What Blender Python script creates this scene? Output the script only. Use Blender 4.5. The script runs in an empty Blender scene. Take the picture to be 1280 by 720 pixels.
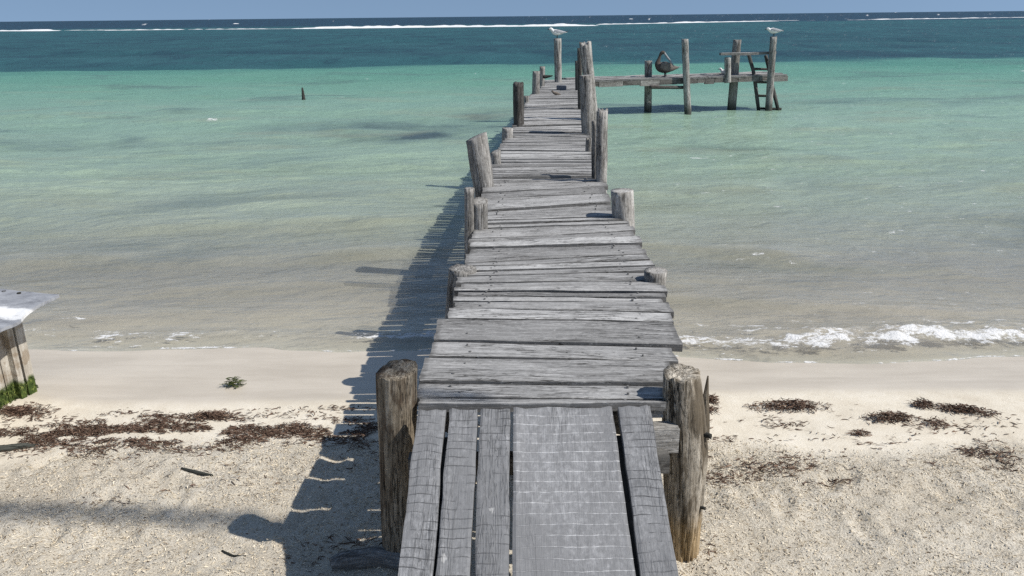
import bpy, math, random
import numpy as np
from mathutils import Vector, Matrix

random.seed(7)
RNG = np.random.default_rng(7)
scene = bpy.context.scene
COL = scene.collection

# ------------------------------------------------------------------ camera model
FPX = 1000.0
CAM = np.array([0.0, 0.0, 2.75])
TH = math.atan(339.7 / FPX)
RO = 0.01055
_F = np.array([0, math.cos(TH), -math.sin(TH)])
_D0 = np.array([0, -math.sin(TH), -math.cos(TH)])
_R0 = np.array([1.0, 0, 0])
_R = math.cos(RO) * _R0 + math.sin(RO) * _D0
_D = math.cos(RO) * _D0 - math.sin(RO) * _R0
DECK = 0.95
SEA = -0.20


def ray(px, py):
    return _F + (px - 640) / FPX * _R + (py - 360) / FPX * _D


def at(px, py, z):
    d = ray(px, py)
    return CAM + d * ((z - CAM[2]) / d[2])


def at_y(px, py, y):
    d = ray(px, py)
    return CAM + d * ((y - CAM[1]) / d[1])


def depth(p):
    return float(np.dot(np.asarray(p, float) - CAM, _F))


# ------------------------------------------------------------------ noise
def _hash(ix, iy, iz, seed):
    h = (ix.astype(np.int64) * 374761393 + iy.astype(np.int64) * 668265263
         + iz.astype(np.int64) * 2147483647 + seed * 1274126177) & 0xFFFFFFFF
    h = ((h ^ (h >> 13)) * 1274126177) & 0xFFFFFFFF
    h = ((h ^ (h >> 16)) * 2246822519) & 0xFFFFFFFF
    h = h ^ (h >> 15)
    return (h & 0xFFFFFF) / float(0xFFFFFF)


def vnoise(x, y, z=None, seed=0):
    x = np.asarray(x, float); y = np.asarray(y, float)
    z = np.zeros_like(x) if z is None else np.asarray(z, float) + np.zeros_like(x)
    y = y + np.zeros_like(x)
    ix, iy, iz = np.floor(x), np.floor(y), np.floor(z)
    fx, fy, fz = x - ix, y - iy, z - iz
    fx, fy, fz = [t * t * t * (t * (t * 6 - 15) + 10) for t in (fx, fy, fz)]
    r = 0
    for dx in (0, 1):
        for dy in (0, 1):
            for dz in (0, 1):
                w = (fx if dx else 1 - fx) * (fy if dy else 1 - fy) * (fz if dz else 1 - fz)
                r = r + w * _hash(ix + dx, iy + dy, iz + dz, seed)
    return r * 2 - 1


def fbm(x, y, z=None, oct=4, seed=0):
    r = 0; a = 1; t = 0; f = 1.0
    for i in range(oct):
        r = r + a * vnoise(np.asarray(x) * f, np.asarray(y) * f, None if z is None else np.asarray(z) * f, seed + i * 17)
        t += a; a *= 0.5; f *= 2.03
    return r / t


def sstep(a, b, x):
    t = np.clip((np.asarray(x, float) - a) / (b - a), 0, 1)
    return t * t * (3 - 2 * t)


# ------------------------------------------------------------------ object helpers
def mesh_obj(name, verts, faces, mat, parent=None, attrs=None, smooth=False, local=False):
    verts = np.asarray(verts, float).reshape(-1, 3)
    if parent is not None and not local:
        verts = verts - np.array(root_loc(parent))
    me = bpy.data.meshes.new(name)
    if isinstance(faces, np.ndarray):
        n, k = faces.shape
        me.vertices.add(len(verts)); me.vertices.foreach_set('co', verts.astype(np.float32).ravel())
        me.loops.add(n * k); me.loops.foreach_set('vertex_index', faces.astype(np.int32).ravel())
        me.polygons.add(n)
        me.polygons.foreach_set('loop_start', np.arange(0, n * k, k, dtype=np.int32))
        me.polygons.foreach_set('loop_total', np.full(n, k, dtype=np.int32))
        me.update(calc_edges=True)
    else:
        me.from_pydata([tuple(v) for v in verts], [], [tuple(f) for f in faces])
        me.update()
    if attrs:
        for k, a in attrs.items():
            a = np.asarray(a, np.float32)
            if a.ndim == 2:
                at_ = me.attributes.new(k, 'FLOAT_VECTOR', 'POINT'); at_.data.foreach_set('vector', a.ravel())
            else:
                at_ = me.attributes.new(k, 'FLOAT', 'POINT'); at_.data.foreach_set('value', a)
    if smooth:
        me.polygons.foreach_set('use_smooth', np.ones(len(me.polygons), dtype=bool))
    me.materials.append(mat)
    o = bpy.data.objects.new(name, me); COL.objects.link(o)
    if parent is not None:
        o.parent = parent
    return o


def root_loc(o):
    while o.parent is not None:
        o = o.parent
    return tuple(o.location)


def tag(o, label, cat, group=None, kind=None):
    if label: o['label'] = label
    if cat: o['category'] = cat
    if group: o['group'] = group
    if kind: o['kind'] = kind
    return o


def empty(name, loc, rz=0.0):
    o = bpy.data.objects.new(name, None); COL.objects.link(o)
    o.empty_display_size = 0.2
    o.location = tuple(loc); o.rotation_euler = (0, 0, rz)
    return o


class MB:
    """collects vertices, faces and the wood coordinate / tone attributes of one mesh"""
    def __init__(s):
        s.v = []; s.f = []; s.wc = []; s.tone = []; s.n = 0

    def add(s, v, f, wc=None, tone=0.5):
        v = np.asarray(v, float)
        s.v.append(v); s.f += [tuple(int(i) + s.n for i in q) for q in f]
        s.wc.append(np.zeros_like(v) if wc is None else np.asarray(wc, float))
        s.tone.append(np.full(len(v), tone) if np.isscalar(tone) else np.asarray(tone, float)); s.n += len(v)

    def build(s, name, mat, parent=None, smooth=False, local=False):
        return mesh_obj(name, np.concatenate(s.v), s.f, mat, parent,
                        {'wc': np.concatenate(s.wc), 'tone': np.concatenate(s.tone)}, smooth, local)


def closed_sheet(n_l, n_w, P, Q):
    """faces of a plank-like solid: top grid P and bottom grid Q both (n_l, n_w)"""
    f = []
    N = n_l * n_w
    idx = lambda i, j: i * n_w + j
    for i in range(n_l - 1):
        for j in range(n_w - 1):
            f.append((idx(i, j), idx(i + 1, j), idx(i + 1, j + 1), idx(i, j + 1)))
            f.append((N + idx(i, j), N + idx(i, j + 1), N + idx(i + 1, j + 1), N + idx(i + 1, j)))
    for i in range(n_l - 1):
        f.append((idx(i, 0), N + idx(i, 0), N + idx(i + 1, 0), idx(i + 1, 0)))
        j = n_w - 1
        f.append((idx(i, j), idx(i + 1, j), N + idx(i + 1, j), N + idx(i, j)))
    for j in range(n_w - 1):
        f.append((idx(0, j), idx(0, j + 1), N + idx(0, j + 1), N + idx(0, j)))
        i = n_l - 1
        f.append((idx(i, j), N + idx(i, j), N + idx(i, j + 1), idx(i, j + 1)))
    return f


def board(mb, A, B, C, D, thick, tone, nl=20, nw=6, rough=0.0025, edge=0.004, warp=0.004, seed=0, bow=0.0, gap_shade=1.0):
    """board with top corners A,B (one long edge) and D,C (other long edge); A->B along the grain"""
    A, B, C, D = [np.asarray(p, float) for p in (A, B, C, D)]
    s = np.linspace(0, 1, nl)[:, None, None]
    wv = np.array([0, .03, .12, .35, .65, .88, .97, 1.0]) if nw == 8 else np.linspace(0, 1, nw)
    t = wv[None, :, None]
    P = (A * (1 - s) + B * s) * (1 - t) + (D * (1 - s) + C * s) * t
    L = np.linalg.norm(B - A); W = np.linalg.norm(D - A)
    e1 = (B - A) / L; e2 = (D - A) / W
    nrm = np.cross(e1, e2); nrm /= np.linalg.norm(nrm)
    if nrm[2] < 0: nrm = -nrm
    al = np.broadcast_to(s[..., 0] * L, P.shape[:2]); ac = np.broadcast_to(t[..., 0] * W, P.shape[:2])
    off = np.array([RNG.uniform(0, 80), RNG.uniform(0, 80), RNG.uniform(0, 80)])
    h = rough * fbm(al * 3 + off[0], ac * 30 + off[1], oct=3, seed=seed)
    h = h + warp * fbm(al * 1.2 + off[2], ac * 2 + off[0], oct=2, seed=seed + 3)
    h = h - bow * 4 * (ac / W - .5) ** 2
    ew = np.clip(1 - np.minimum(ac, W - ac) / 0.012, 0, 1)
    h = h - 0.004 * ew
    P = P + nrm * h[..., None]
    # wobbling edges
    for j, sg in ((0, 1), (1, .6), (nw - 1, -1), (nw - 2, -.6)):
        P[:, j] += e2 * (sg * edge * (fbm(al[:, 0] * 5 + off[1] + j * 9, al[:, 0] * 0 + off[2], oct=3, seed=seed + 8) + .3))[:, None]
    # ragged ends
    for i in (0, nl - 1):
        P[i] += e1 * (edge * 1.4 * fbm(ac[i] * 40 + off[2], ac[i] * 0 + i, oct=2))[:, None]
    Q = P - nrm * thick
    tn1 = np.full(P.shape[:2], float(tone)); tn1[:, 0] -= gap_shade; tn1[:, -1] -= gap_shade; tn1[0] -= .5; tn1[-1] -= .5  # edges, ends and underside toned darker: gap shade painted into the colour
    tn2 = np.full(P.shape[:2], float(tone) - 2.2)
    wc1 = np.stack([al + off[0], ac + off[1], al * 0 + off[2]], -1)
    wc2 = wc1 + np.array([0, 0, thick])
    v = np.concatenate([P.reshape(-1, 3), Q.reshape(-1, 3)])
    f = closed_sheet(nl, nw, P, Q)
    mb.add(v, f, np.concatenate([wc1.reshape(-1, 3), wc2.reshape(-1, 3)]), np.concatenate([tn1.ravel(), tn2.ravel()]))


def log(mb, pts, radii, tone=0.5, na=22, nz=24, rough=0.05, crack=0.08, slant=(0, 0), seed=0, flat=1.0, jag=0.0, cf=4.0):
    """irregular round timber along a polyline, closed at both ends; slant tilts the cut top"""
    pts = np.asarray(pts, float); radii = np.asarray(radii, float)
    seg = np.concatenate([[0], np.cumsum(np.linalg.norm(np.diff(pts, axis=0), axis=1))])
    s = np.linspace(0, seg[-1], nz)
    C = np.stack([np.interp(s, seg, pts[:, k]) for k in range(3)], -1)
    Rr = np.interp(s, seg, radii)
    T = np.gradient(C, axis=0); T /= np.linalg.norm(T, axis=1)[:, None]
    ref = np.array([0, 1.0, 0]) if abs(T[0][1]) < .8 else np.array([1.0, 0, 0])
    X = np.cross(ref, T); X /= np.linalg.norm(X, axis=1)[:, None]
    Y = np.cross(T, X)
    a = np.linspace(0, 2 * math.pi, na, endpoint=False)
    off = RNG.uniform(0, 60, 3)
    ca, sa = np.cos(a)[None, :], np.sin(a)[None, :]
    S = s[:, None]
    k = 1 + rough * fbm(ca * 1.3 + off[0] + 0 * S, sa * 1.3 + off[1] + 0 * S, S * 1.6 / max(.1, radii.max() * 6) + off[2], oct=3, seed=seed)
    g = fbm(ca * cf + off[1] + 0 * S, sa * cf + off[2] + 0 * S, S * 1.1 + off[0], oct=3, seed=seed + 5)
    cm = np.clip(1 - np.abs(g) * 7, 0, 1) ** 1.5 * np.clip(.2 + 2.2 * fbm(ca * 1.5 + off[0] + 0 * S, sa * 1.5 + 0 * S, S * 1.7 + off[1], oct=2, seed=seed + 6), 0, 1)
    k = k - crack * cm
    k = k + .4 * rough * fbm(ca * 7 + off[2] + 0 * S, sa * 7 + off[0] + 0 * S, S * 4, oct=2, seed=seed + 9)
    P = C[:, None] + (X[:, None] * ca[..., None] + Y[:, None] * (sa * flat)[..., None]) * (Rr[:, None] * k)[..., None]
    # slanted cut
    lx = (ca * Rr[:, None] * slant[0] + sa * Rr[:, None] * slant[1])
    wtop = np.clip((s - s[-1] + radii.max() * 3) / (radii.max() * 3), 0, 1)[:, None]
    P = P + T[:, None] * (lx * wtop)[..., None]
    if jag:
        P[-1] += T[-1] * (jag * vnoise(ca[0] * 3 + off[0], sa[0] * 3 + off[1]))[:, None]
    v = P.reshape(-1, 3); f = []
    for i in range(nz - 1):
        for j in range(na):
            j2 = (j + 1) % na
            f.append((i * na + j, i * na + j2, (i + 1) * na + j2, (i + 1) * na + j))
    wc = np.stack([S + 0 * ca + off[0], ca * Rr[:, None] + off[1], sa * Rr[:, None] + off[2]], -1).reshape(-1, 3)
    n0 = len(v)
    # end caps with an inner ring
    ext = []; ew = []
    for i in (0, nz - 1):
        c = P[i].mean(0); inner = c + (P[i] - c) * .55
        dirn = T[i] * (-0.006 if i else 0.004)
        ext += list(inner + dirn) + [c + dirn]
        cw = np.array([s[i] + off[0], off[1], off[2]])
        ew += [cw + np.array([0, math.cos(q) * Rr[i] * .5 * 1, math.sin(q) * Rr[i] * .5]) for q in a] + [cw]
        base = n0 + (0 if i == 0 else na + 1)
        for j in range(na):
            j2 = (j + 1) % na
            q1 = (i * na + j, i * na + j2, base + j2, base + j)
            q2 = (base + j, base + j2, base + na)
            if i == 0:
                q1 = q1[::-1]; q2 = q2[::-1]
            f.append(q1); f.append(q2)
    v = np.concatenate([v, np.array(ext)]); wc = np.concatenate([wc, np.array(ew)])
    tn = np.concatenate([(tone - (1.0 if crack > .04 else 0) * cm).reshape(-1), np.full(len(ext), tone + .1)])
    mb.add(v, f, wc, tn)


def box(mb, c, size, rot=0.0, tone=.5, axis=None):
    c = np.asarray(c, float); hx, hy, hz = [q / 2 for q in size]
    v = np.array([[x, y, z] for z in (-hz, hz) for x, y in ((-hx, -hy), (hx, -hy), (hx, hy), (-hx, hy))])
    cr, sr = math.cos(rot), math.sin(rot)
    off = RNG.uniform(0, 50, 3)
    wc = v + off
    v = np.stack([v[:, 0] * cr - v[:, 1] * sr, v[:, 0] * sr + v[:, 1] * cr, v[:, 2]], -1) + c
    f = [(0, 3, 2, 1), (4, 5, 6, 7), (0, 1, 5, 4), (1, 2, 6, 5), (2, 3, 7, 6), (3, 0, 4, 7)]
    mb.add(v, f, wc, tone)


def loft(mb, st, na=16, tone=.5, up=(0, 0, 1)):
    """closed body through stations (centre, half width, half height)"""
    C = np.array([s[0] for s in st], float)
    # smooth interpolation of the stations (Catmull-Rom)
    n = len(C); W = np.array([s[1] for s in st]); H = np.array([s[2] for s in st])
    D = np.concatenate([C, W[:, None], H[:, None]], 1)
    out = []
    for i in range(n - 1):
        p0, p1, p2, p3 = D[max(i - 1, 0)], D[i], D[i + 1], D[min(i + 2, n - 1)]
        for t in np.linspace(0, 1, 5)[:-1]:
            out.append(.5 * (2 * p1 + (p2 - p0) * t + (2 * p0 - 5 * p1 + 4 * p2 - p3) * t ** 2 + (3 * p1 - p0 - 3 * p2 + p3) * t ** 3))
    out.append(D[-1]); D = np.array(out)
    C, W, H = D[:, :3], np.maximum(D[:, 3], .0015), np.maximum(D[:, 4], .0015)
    T = np.gradient(C, axis=0); T /= np.linalg.norm(T, axis=1)[:, None]
    side = np.cross(T, np.array(up, float)); nn = np.linalg.norm(side, axis=1)
    for i in range(len(side)):
        if nn[i] < 1e-3: side[i] = np.array([0, 1, 0])
    side = np.where(side[:, 1:2] < 0, -side, side); side /= np.linalg.norm(side, axis=1)[:, None]
    upv = np.cross(side, T)
    a = np.linspace(0, 2 * math.pi, na, endpoint=False)
    P = C[:, None] + side[:, None] * (np.cos(a)[None] * W[:, None])[..., None] + upv[:, None] * (np.sin(a)[None] * H[:, None])[..., None]
    m = len(C); v = P.reshape(-1, 3); f = []
    for i in range(m - 1):
        for j in range(na):
            j2 = (j + 1) % na
            f.append((i * na + j, i * na + j2, (i + 1) * na + j2, (i + 1) * na + j))
    f.append(tuple(range(na))[::-1]); f.append(tuple((m - 1) * na + j for j in range(na)))
    mb.add(v, f, v.copy(), tone)


# ------------------------------------------------------------------ materials
def new_mat(name):
    m = bpy.data.materials.new(name); m.use_nodes = True
    nt = m.node_tree
    for n in list(nt.nodes): nt.nodes.remove(n)
    out = nt.nodes.new('ShaderNodeOutputMaterial')
    return m, nt, out


class NT:
    def __init__(s, nt): s.nt = nt

    def n(s, t, **kw):
        nd = s.nt.nodes.new(t)
        for k, v in kw.items():
            setattr(nd, k, v)
        return nd

    def l(s, a, b): s.nt.links.new(a, b)

    def setin(s, nd, key, v):
        if hasattr(v, 'is_output') or isinstance(v, bpy.types.NodeSocket): s.l(v, nd.inputs[key])
        else: nd.inputs[key].default_value = v

    def math(s, op, a, b=None, c=None, clamp=False):
        nd = s.n('ShaderNodeMath', operation=op, use_clamp=clamp)
        s.setin(nd, 0, a)
        if b is not None: s.setin(nd, 1, b)
        if c is not None: s.setin(nd, 2, c)
        return nd.outputs[0]

    def noise(s, vec, scale=1.0, detail=4, rough=.55, dist=0.0, dim='3D'):
        nd = s.n('ShaderNodeTexNoise', noise_dimensions=dim)
        if vec is not None: s.l(vec, nd.inputs['Vector'])
        nd.inputs['Scale'].default_value = scale; nd.inputs['Detail'].default_value = detail
        nd.inputs['Roughness'].default_value = rough; nd.inputs['Distortion'].default_value = dist
        return nd.outputs['Fac']

    def vmul(s, vec, k):
        nd = s.n('ShaderNodeVectorMath', operation='MULTIPLY'); s.l(vec, nd.inputs[0]); nd.inputs[1].default_value = k
        return nd.outputs[0]

    def ramp(s, fac, stops, interp='LINEAR'):
        nd = s.n('ShaderNodeValToRGB'); cr = nd.color_ramp; cr.interpolation = interp
        while len(cr.elements) < len(stops): cr.elements.new(.5)
        for e, (p, c) in zip(cr.elements, stops):
            e.position = p; e.color = (*c, 1) if len(c) == 3 else c
        s.l(fac, nd.inputs[0]); return nd.outputs[0]

    def mr(s, v, a, b, c=0.0, d=1.0, smooth=True):
        nd = s.n('ShaderNodeMapRange', interpolation_type='SMOOTHSTEP' if smooth else 'LINEAR', clamp=True)
        s.setin(nd, 'Value', v)
        nd.inputs['From Min'].default_value = a; nd.inputs['From Max'].default_value = b
        nd.inputs['To Min'].default_value = c; nd.inputs['To Max'].default_value = d
        return nd.outputs[0]

    def mix(s, fac, a, b, mode='MIX'):
        nd = s.n('ShaderNodeMix', data_type='RGBA', blend_type=mode)
        s.setin(nd, 0, fac)
        for key, v in ((6, a), (7, b)):
            if isinstance(v, tuple): nd.inputs[key].default_value = (*v, 1) if len(v) == 3 else v
            else: s.l(v, nd.inputs[key])
        return nd.outputs[2]

    def attr(s, name, out='Fac'):
        nd = s.n('ShaderNodeAttribute', attribute_name=name); return nd.outputs[out]

    def bump(s, h, strength=.5, dist=.01, normal=None):
        nd = s.n('ShaderNodeBump'); s.l(h, nd.inputs['Height'])
        nd.inputs['Strength'].default_value = strength; nd.inputs['Distance'].default_value = dist
        if normal is not None: s.l(normal, nd.inputs['Normal'])
        return nd.outputs[0]

    def pbsdf(s, color, rough=.8, normal=None, spec=.3):
        nd = s.n('ShaderNodeBsdfPrincipled')
        s.setin(nd, 'Base Color', (*color, 1) if isinstance(color, tuple) and len(color) == 3 else color)
        s.setin(nd, 'Roughness', rough)
        nd.inputs['Specular IOR Level'].default_value = spec
        if normal is not None: s.l(normal, nd.inputs['Normal'])
        return nd.outputs[0]


def wood(name, dark, mid, light, crackd=(.03, .028, .025), kerf=None, drop=0.0, stain=None, bumpd=.006, low=None, gs=1.0, cka=.8, con=1.0, grit=1.0):
    m, nt, out = new_mat(name); N = NT(nt)
    wc = N.attr('wc', 'Vector'); tone = N.attr('tone')
    g1 = N.noise(N.vmul(wc, (5.5 * gs, 110 * gs, 110 * gs)), 1, 6, .72, .35)
    g2 = N.noise(N.vmul(wc, (2.0, 24, 24)), 1, 6, .7, .8)
    g3 = N.noise(N.vmul(wc, (3.5, 6, 6)), 1, 4, .6)
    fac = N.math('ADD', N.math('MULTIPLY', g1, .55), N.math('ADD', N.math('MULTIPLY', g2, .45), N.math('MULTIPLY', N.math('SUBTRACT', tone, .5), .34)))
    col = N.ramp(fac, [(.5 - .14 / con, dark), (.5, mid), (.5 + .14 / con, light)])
    col = N.mix(N.mr(g3, .38, .68), N.mix(.42, col, tuple(q * .62 for q in mid)), col)
    mo = N.noise(N.vmul(wc, (30, 42, 42)), 1, 5, .75, .3)
    col = N.mix(N.mr(mo, .36, .50, .55 * grit, 0), col, dark)
    col = N.mix(N.mr(mo, .54, .68, 0, .45 * grit), col, light)
    kv = N.n('ShaderNodeTexVoronoi'); N.l(N.vmul(wc, (2.4, 7, 7)), kv.inputs['Vector']); kv.inputs['Scale'].default_value = 1.0
    kd = N.math('ADD', kv.outputs['Distance'], N.math('MULTIPLY', N.math('SUBTRACT', mo, .5), .10))
    ksel = N.mr(N.noise(N.vmul(wc, (.9, 2.2, 2.2)), 1, 1), .52, .58)
    col = N.mix(N.math('MULTIPLY', N.mr(kd, .05, .13, .75, 0), ksel), col, tuple(q * .7 for q in dark))
    if stain:
        st = N.noise(N.vmul(wc, (2.0, 9, 9)), 1, 5, .65, .4)
        col = N.mix(N.mr(st, .50, .60, 0, .85), col, stain)
    ck = N.noise(N.vmul(wc, (3.0, 48, 48)), 1, 3, .6, .5)
    crack = N.mr(N.math('ABSOLUTE', N.math('SUBTRACT', ck, .5)), .0, .032, 1, 0)
    crack = N.math('MULTIPLY', crack, N.mr(N.noise(N.vmul(wc, (1.3, 5, 5)), 1, 2), .42, .58))
    col = N.mix(N.math('MULTIPLY', crack, cka), col, crackd)
    h = N.math('SUBTRACT', N.math('ADD', N.math('MULTIPLY', g1, .55), N.math('MULTIPLY', mo, .25)), N.math('MULTIPLY', crack, cka * 1.1))
    if kerf:
        kcol, spacing, amt, kw, wb, th = kerf
        sx = N.n('ShaderNodeSeparateXYZ'); N.l(wc, sx.inputs[0])
        wob = N.noise(N.vmul(wc, (2.2, 4, 4)), 1, 4, .5)
        q = N.math('ADD', N.math('DIVIDE', sx.outputs[0], spacing), N.math('MULTIPLY', wob, wb))
        fr = N.math('ABSOLUTE', N.math('SUBTRACT', N.math('FRACT', q), .5))
        line = N.mr(fr, kw * .5, kw * 2.0, 1, 0)
        line = N.math('MULTIPLY', line, N.mr(N.noise(N.vmul(wc, (9, 5, 5)), 1, 5, .7), th, th + .14))
        col = N.mix(N.math('MULTIPLY', line, amt), col, kcol)
        h = N.math('SUBTRACT', h, N.math('MULTIPLY', line, .7))
        scr = N.noise(N.vmul(wc, (22, 60, 60)), 1, 5, .7, 2.2)
        mot = N.noise(N.vmul(wc, (26, 30, 30)), 1, 5, .7, .5)
        col = N.mix(N.mr(mot, .40, .62, .55, 0), col, dark)
        col = N.mix(N.mr(scr, .66, .73, 0, .4), col, light)
        wear = N.noise(N.vmul(wc, (1.6, 3, 3)), 1, 4, .6)
        col = N.mix(N.mr(wear, .40, .62, .7, 0), col, tuple(q * .62 for q in mid))
    if drop:
        vor = N.n('ShaderNodeTexVoronoi'); N.l(N.vmul(wc, (3.2, 5.0, 3)), vor.inputs['Vector']); vor.inputs['Scale'].default_value = 1.0
        dn = N.noise(N.vmul(wc, (40, 60, 40)), 1, 3)
        d = N.math('ADD', vor.outputs['Distance'], N.math('MULTIPLY', N.math('SUBTRACT', dn, .5), .16))
        sel = N.mr(N.noise(N.vmul(wc, (1.1, 2, 2)), 1, 1), .56, .6)
        col = N.mix(N.math('MULTIPLY', N.math('MULTIPLY', N.mr(d, .03, .07, 1, 0), sel), drop), col, (.72, .71, .68))
    if low:   # a band of its own colour near the foot (stripped bark, algae, tide mark)
        z0, z1, c, amt = low
        geo = N.n('ShaderNodeNewGeometry'); sp = N.n('ShaderNodeSeparateXYZ'); N.l(geo.outputs['Position'], sp.inputs[0])
        zz = N.math('ADD', sp.outputs[2], N.math('MULTIPLY', N.math('SUBTRACT', N.noise(N.vmul(wc, (4, 20, 20)), 1, 4), .5), .22))
        col = N.mix(N.mr(zz, z0, z1, amt, 0), col, c)
    b = N.bump(h, .8, bumpd)
    N.l(N.pbsdf(col, .85, b, .15), out.inputs[0])
    return m


M = {}
M['plank'] = wood('weathered_plank', (.155, .152, .147), (.365, .360, .350), (.57, .565, .55), drop=.9, con=1.0, grit=.8, cka=.95)
M['ramp_narrow'] = wood('ramp_plank', (.145, .147, .15), (.305, .308, .314), (.46, .463, .47), kerf=((.045, .045, .048), .044, .9, .036, 1.5, .42), drop=.4, cka=.45, con=.6, grit=1.25)
M['ramp_wide'] = wood('ramp_wide_plank', (.18, .181, .184), (.315, .317, .322), (.44, .442, .446), kerf=((.64, .64, .64), .054, .85, .040, .8, .29), drop=.4, cka=.3, con=.45, grit=1.25)
M['post'] = wood('weathered_post', (.10, .094, .085), (.30, .287, .265), (.55, .535, .505), low=(-.05, .25, (.05, .055, .045), .85), con=1.15, bumpd=.012, cka=.95)
M['post_near'] = wood('brown_post', (.10, .08, .058), (.275, .23, .17), (.50, .445, .36), stain=(.085, .06, .04), bumpd=.014, con=1.0, gs=.5)
M['post_bare'] = wood('split_post', (.11, .092, .068), (.37, .325, .26), (.60, .55, .465), stain=(.10, .08, .055), bumpd=.016, gs=.5, low=(.18, .36, (.42, .29, .14), .65), con=1.1, cka=.95)
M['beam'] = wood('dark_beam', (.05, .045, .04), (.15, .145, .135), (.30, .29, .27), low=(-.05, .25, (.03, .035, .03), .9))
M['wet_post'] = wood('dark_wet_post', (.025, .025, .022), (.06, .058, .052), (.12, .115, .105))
M['drift'] = wood('driftwood', (.14, .13, .12), (.34, .33, .31), (.54, .53, .50))


def simple(name, c1, c2, scale=6, rough=.8, bump=.4, bd=.004, spec=.2, obj=True, stretch=(1, 1, 1)):
    m, nt, out = new_mat(name); N = NT(nt)
    tc = N.n('ShaderNodeTexCoord')
    v = N.vmul(tc.outputs['Object'], stretch)
    a = N.noise(v, scale, 5, .6)
    b = N.noise(v, scale * 5, 3, .6)
    f = N.math('ADD', N.math('MULTIPLY', a, .65), N.math('MULTIPLY', b, .35))
    col = N.ramp(f, [(.33, c1), (.67, c2)])
    N.l(N.pbsdf(col, rough, N.bump(f, bump, bd), spec), out.inputs[0])
    return m


def toned(name, ca, cb, cc, rough=.8, trans=0.0):
    """material of strands: colour from the per-strand tone attribute"""
    m, nt, out = new_mat(name); N = NT(nt)
    col = N.ramp(N.attr('tone'), [(0, ca), (.5, cb), (1, cc)])
    N.l(N.pbsdf(col, rough, None, .2), out.inputs[0])
    return m


M['seaweed'] = toned('dry_seaweed', (.05, .031, .022), (.135, .085, .06), (.30, .205, .145))
M['litter'] = toned('seagrass_litter', (.15, .10, .06), (.56, .475, .345), (.80, .72, .575))
M['green_weed'] = toned('green_weed', (.018, .028, .008), (.05, .07, .018), (.16, .17, .06))
M['pelican'] = simple('pelican_plumage', (.035, .03, .028), (.13, .105, .09), 28, .8, stretch=(1, 2, 2))
M['pelican_dark'] = simple('pelican_wing', (.045, .04, .038), (.30, .26, .23), 26, .8, stretch=(.5, 2, 3))
M['pelican_head'] = simple('pelican_head', (.05, .05, .055), (.13, .13, .135), 30, .7)
M['bill'] = simple('bill', (.20, .21, .22), (.38, .38, .37), 20, .5)
M['gull_white'] = simple('white_plumage', (.62, .62, .61), (.80, .80, .79), 30, .8)
M['gull_grey'] = simple('grey_plumage', (.24, .25, .27), (.42, .43, .45), 30, .8)
M['gull_dark'] = simple('black_feather', (.02, .02, .022), (.06, .06, .062), 30, .7)
M['bird_brown'] = simple('brown_plumage', (.09, .075, .06), (.22, .19, .16), 40, .8)
M['block'] = simple('grey_block', (.10, .11, .13), (.17, .18, .205), 10, .8)
M['palm_trunk'] = simple('palm_trunk', (.12, .10, .08), (.30, .27, .22), 4, .9, stretch=(1, 1, 5))
M['palm_leaf'] = simple('palm_leaf', (.04, .07, .02), (.09, .13, .04), 3, .6)


def hut_wall():
    m, nt, out = new_mat('hut_boards'); N = NT(nt)
    geo = N.n('ShaderNodeNewGeometry'); P = geo.outputs['Position']
    sp = N.n('ShaderNodeSeparateXYZ'); N.l(P, sp.inputs[0])
    g = N.noise(N.vmul(P, (30, 30, 3)), 1, 5, .6, .3)
    b = N.noise(P, 7, 4, .65)
    col = N.ramp(g, [(.3, (.22, .19, .15)), (.5, (.42, .385, .325)), (.7, (.58, .555, .50))])
    col = N.mix(N.mr(b, .5, .62, 0, .6), col, (.22, .16, .10))
    al = N.noise(P, 22, 5, .7)
    zz = N.math('ADD', sp.outputs[2], N.math('MULTIPLY', N.math('SUBTRACT', N.noise(N.vmul(P, (9, 9, 5)), 1, 4, .6), .5), .16))
    gcol = N.ramp(al, [(.32, (.018, .032, .008)), (.52, (.06, .09, .02)), (.68, (.20, .23, .06))])
    col = N.mix(N.mr(zz, .08, .13, 1, 0), col, gcol)
    N.l(N.pbsdf(col, .85, N.bump(N.math('ADD', g, al), .7, .008), .2), out.inputs[0])
    return m


M['hut_wall'] = hut_wall()
M['hut_door'] = simple('red_brown_paint', (.07, .02, .016), (.14, .045, .03), 12, .7, stretch=(3, 3, .5))


def hut_roof():
    m, nt, out = new_mat('grey_sheet_roof'); N = NT(nt)
    geo = N.n('ShaderNodeNewGeometry'); P = geo.outputs['Position']
    a = N.noise(N.vmul(P, (5, 9, 5)), 1, 6, .7, .5)
    b = N.noise(N.vmul(P, (1.2, 2.2, 1)), 1, 4, .6, .4)
    fine = N.noise(P, 60, 3, .6)
    col = N.ramp(a, [(.3, (.16, .165, .18)), (.5, (.29, .30, .32)), (.7, (.43, .44, .455))])
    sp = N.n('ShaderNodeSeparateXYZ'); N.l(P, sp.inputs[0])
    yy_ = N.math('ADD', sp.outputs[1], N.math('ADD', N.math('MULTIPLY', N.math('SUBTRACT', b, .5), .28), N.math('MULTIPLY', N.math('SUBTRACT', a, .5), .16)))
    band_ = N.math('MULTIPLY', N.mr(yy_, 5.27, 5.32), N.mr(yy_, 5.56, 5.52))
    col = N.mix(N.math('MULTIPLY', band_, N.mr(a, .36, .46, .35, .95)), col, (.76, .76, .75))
    N.l(N.pbsdf(col, .7, N.bump(N.math('ADD', a, N.math('MULTIPLY', fine, .3)), .6, .012), .3), out.inputs[0])
    return m


M['hut_roof'] = hut_roof()


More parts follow.
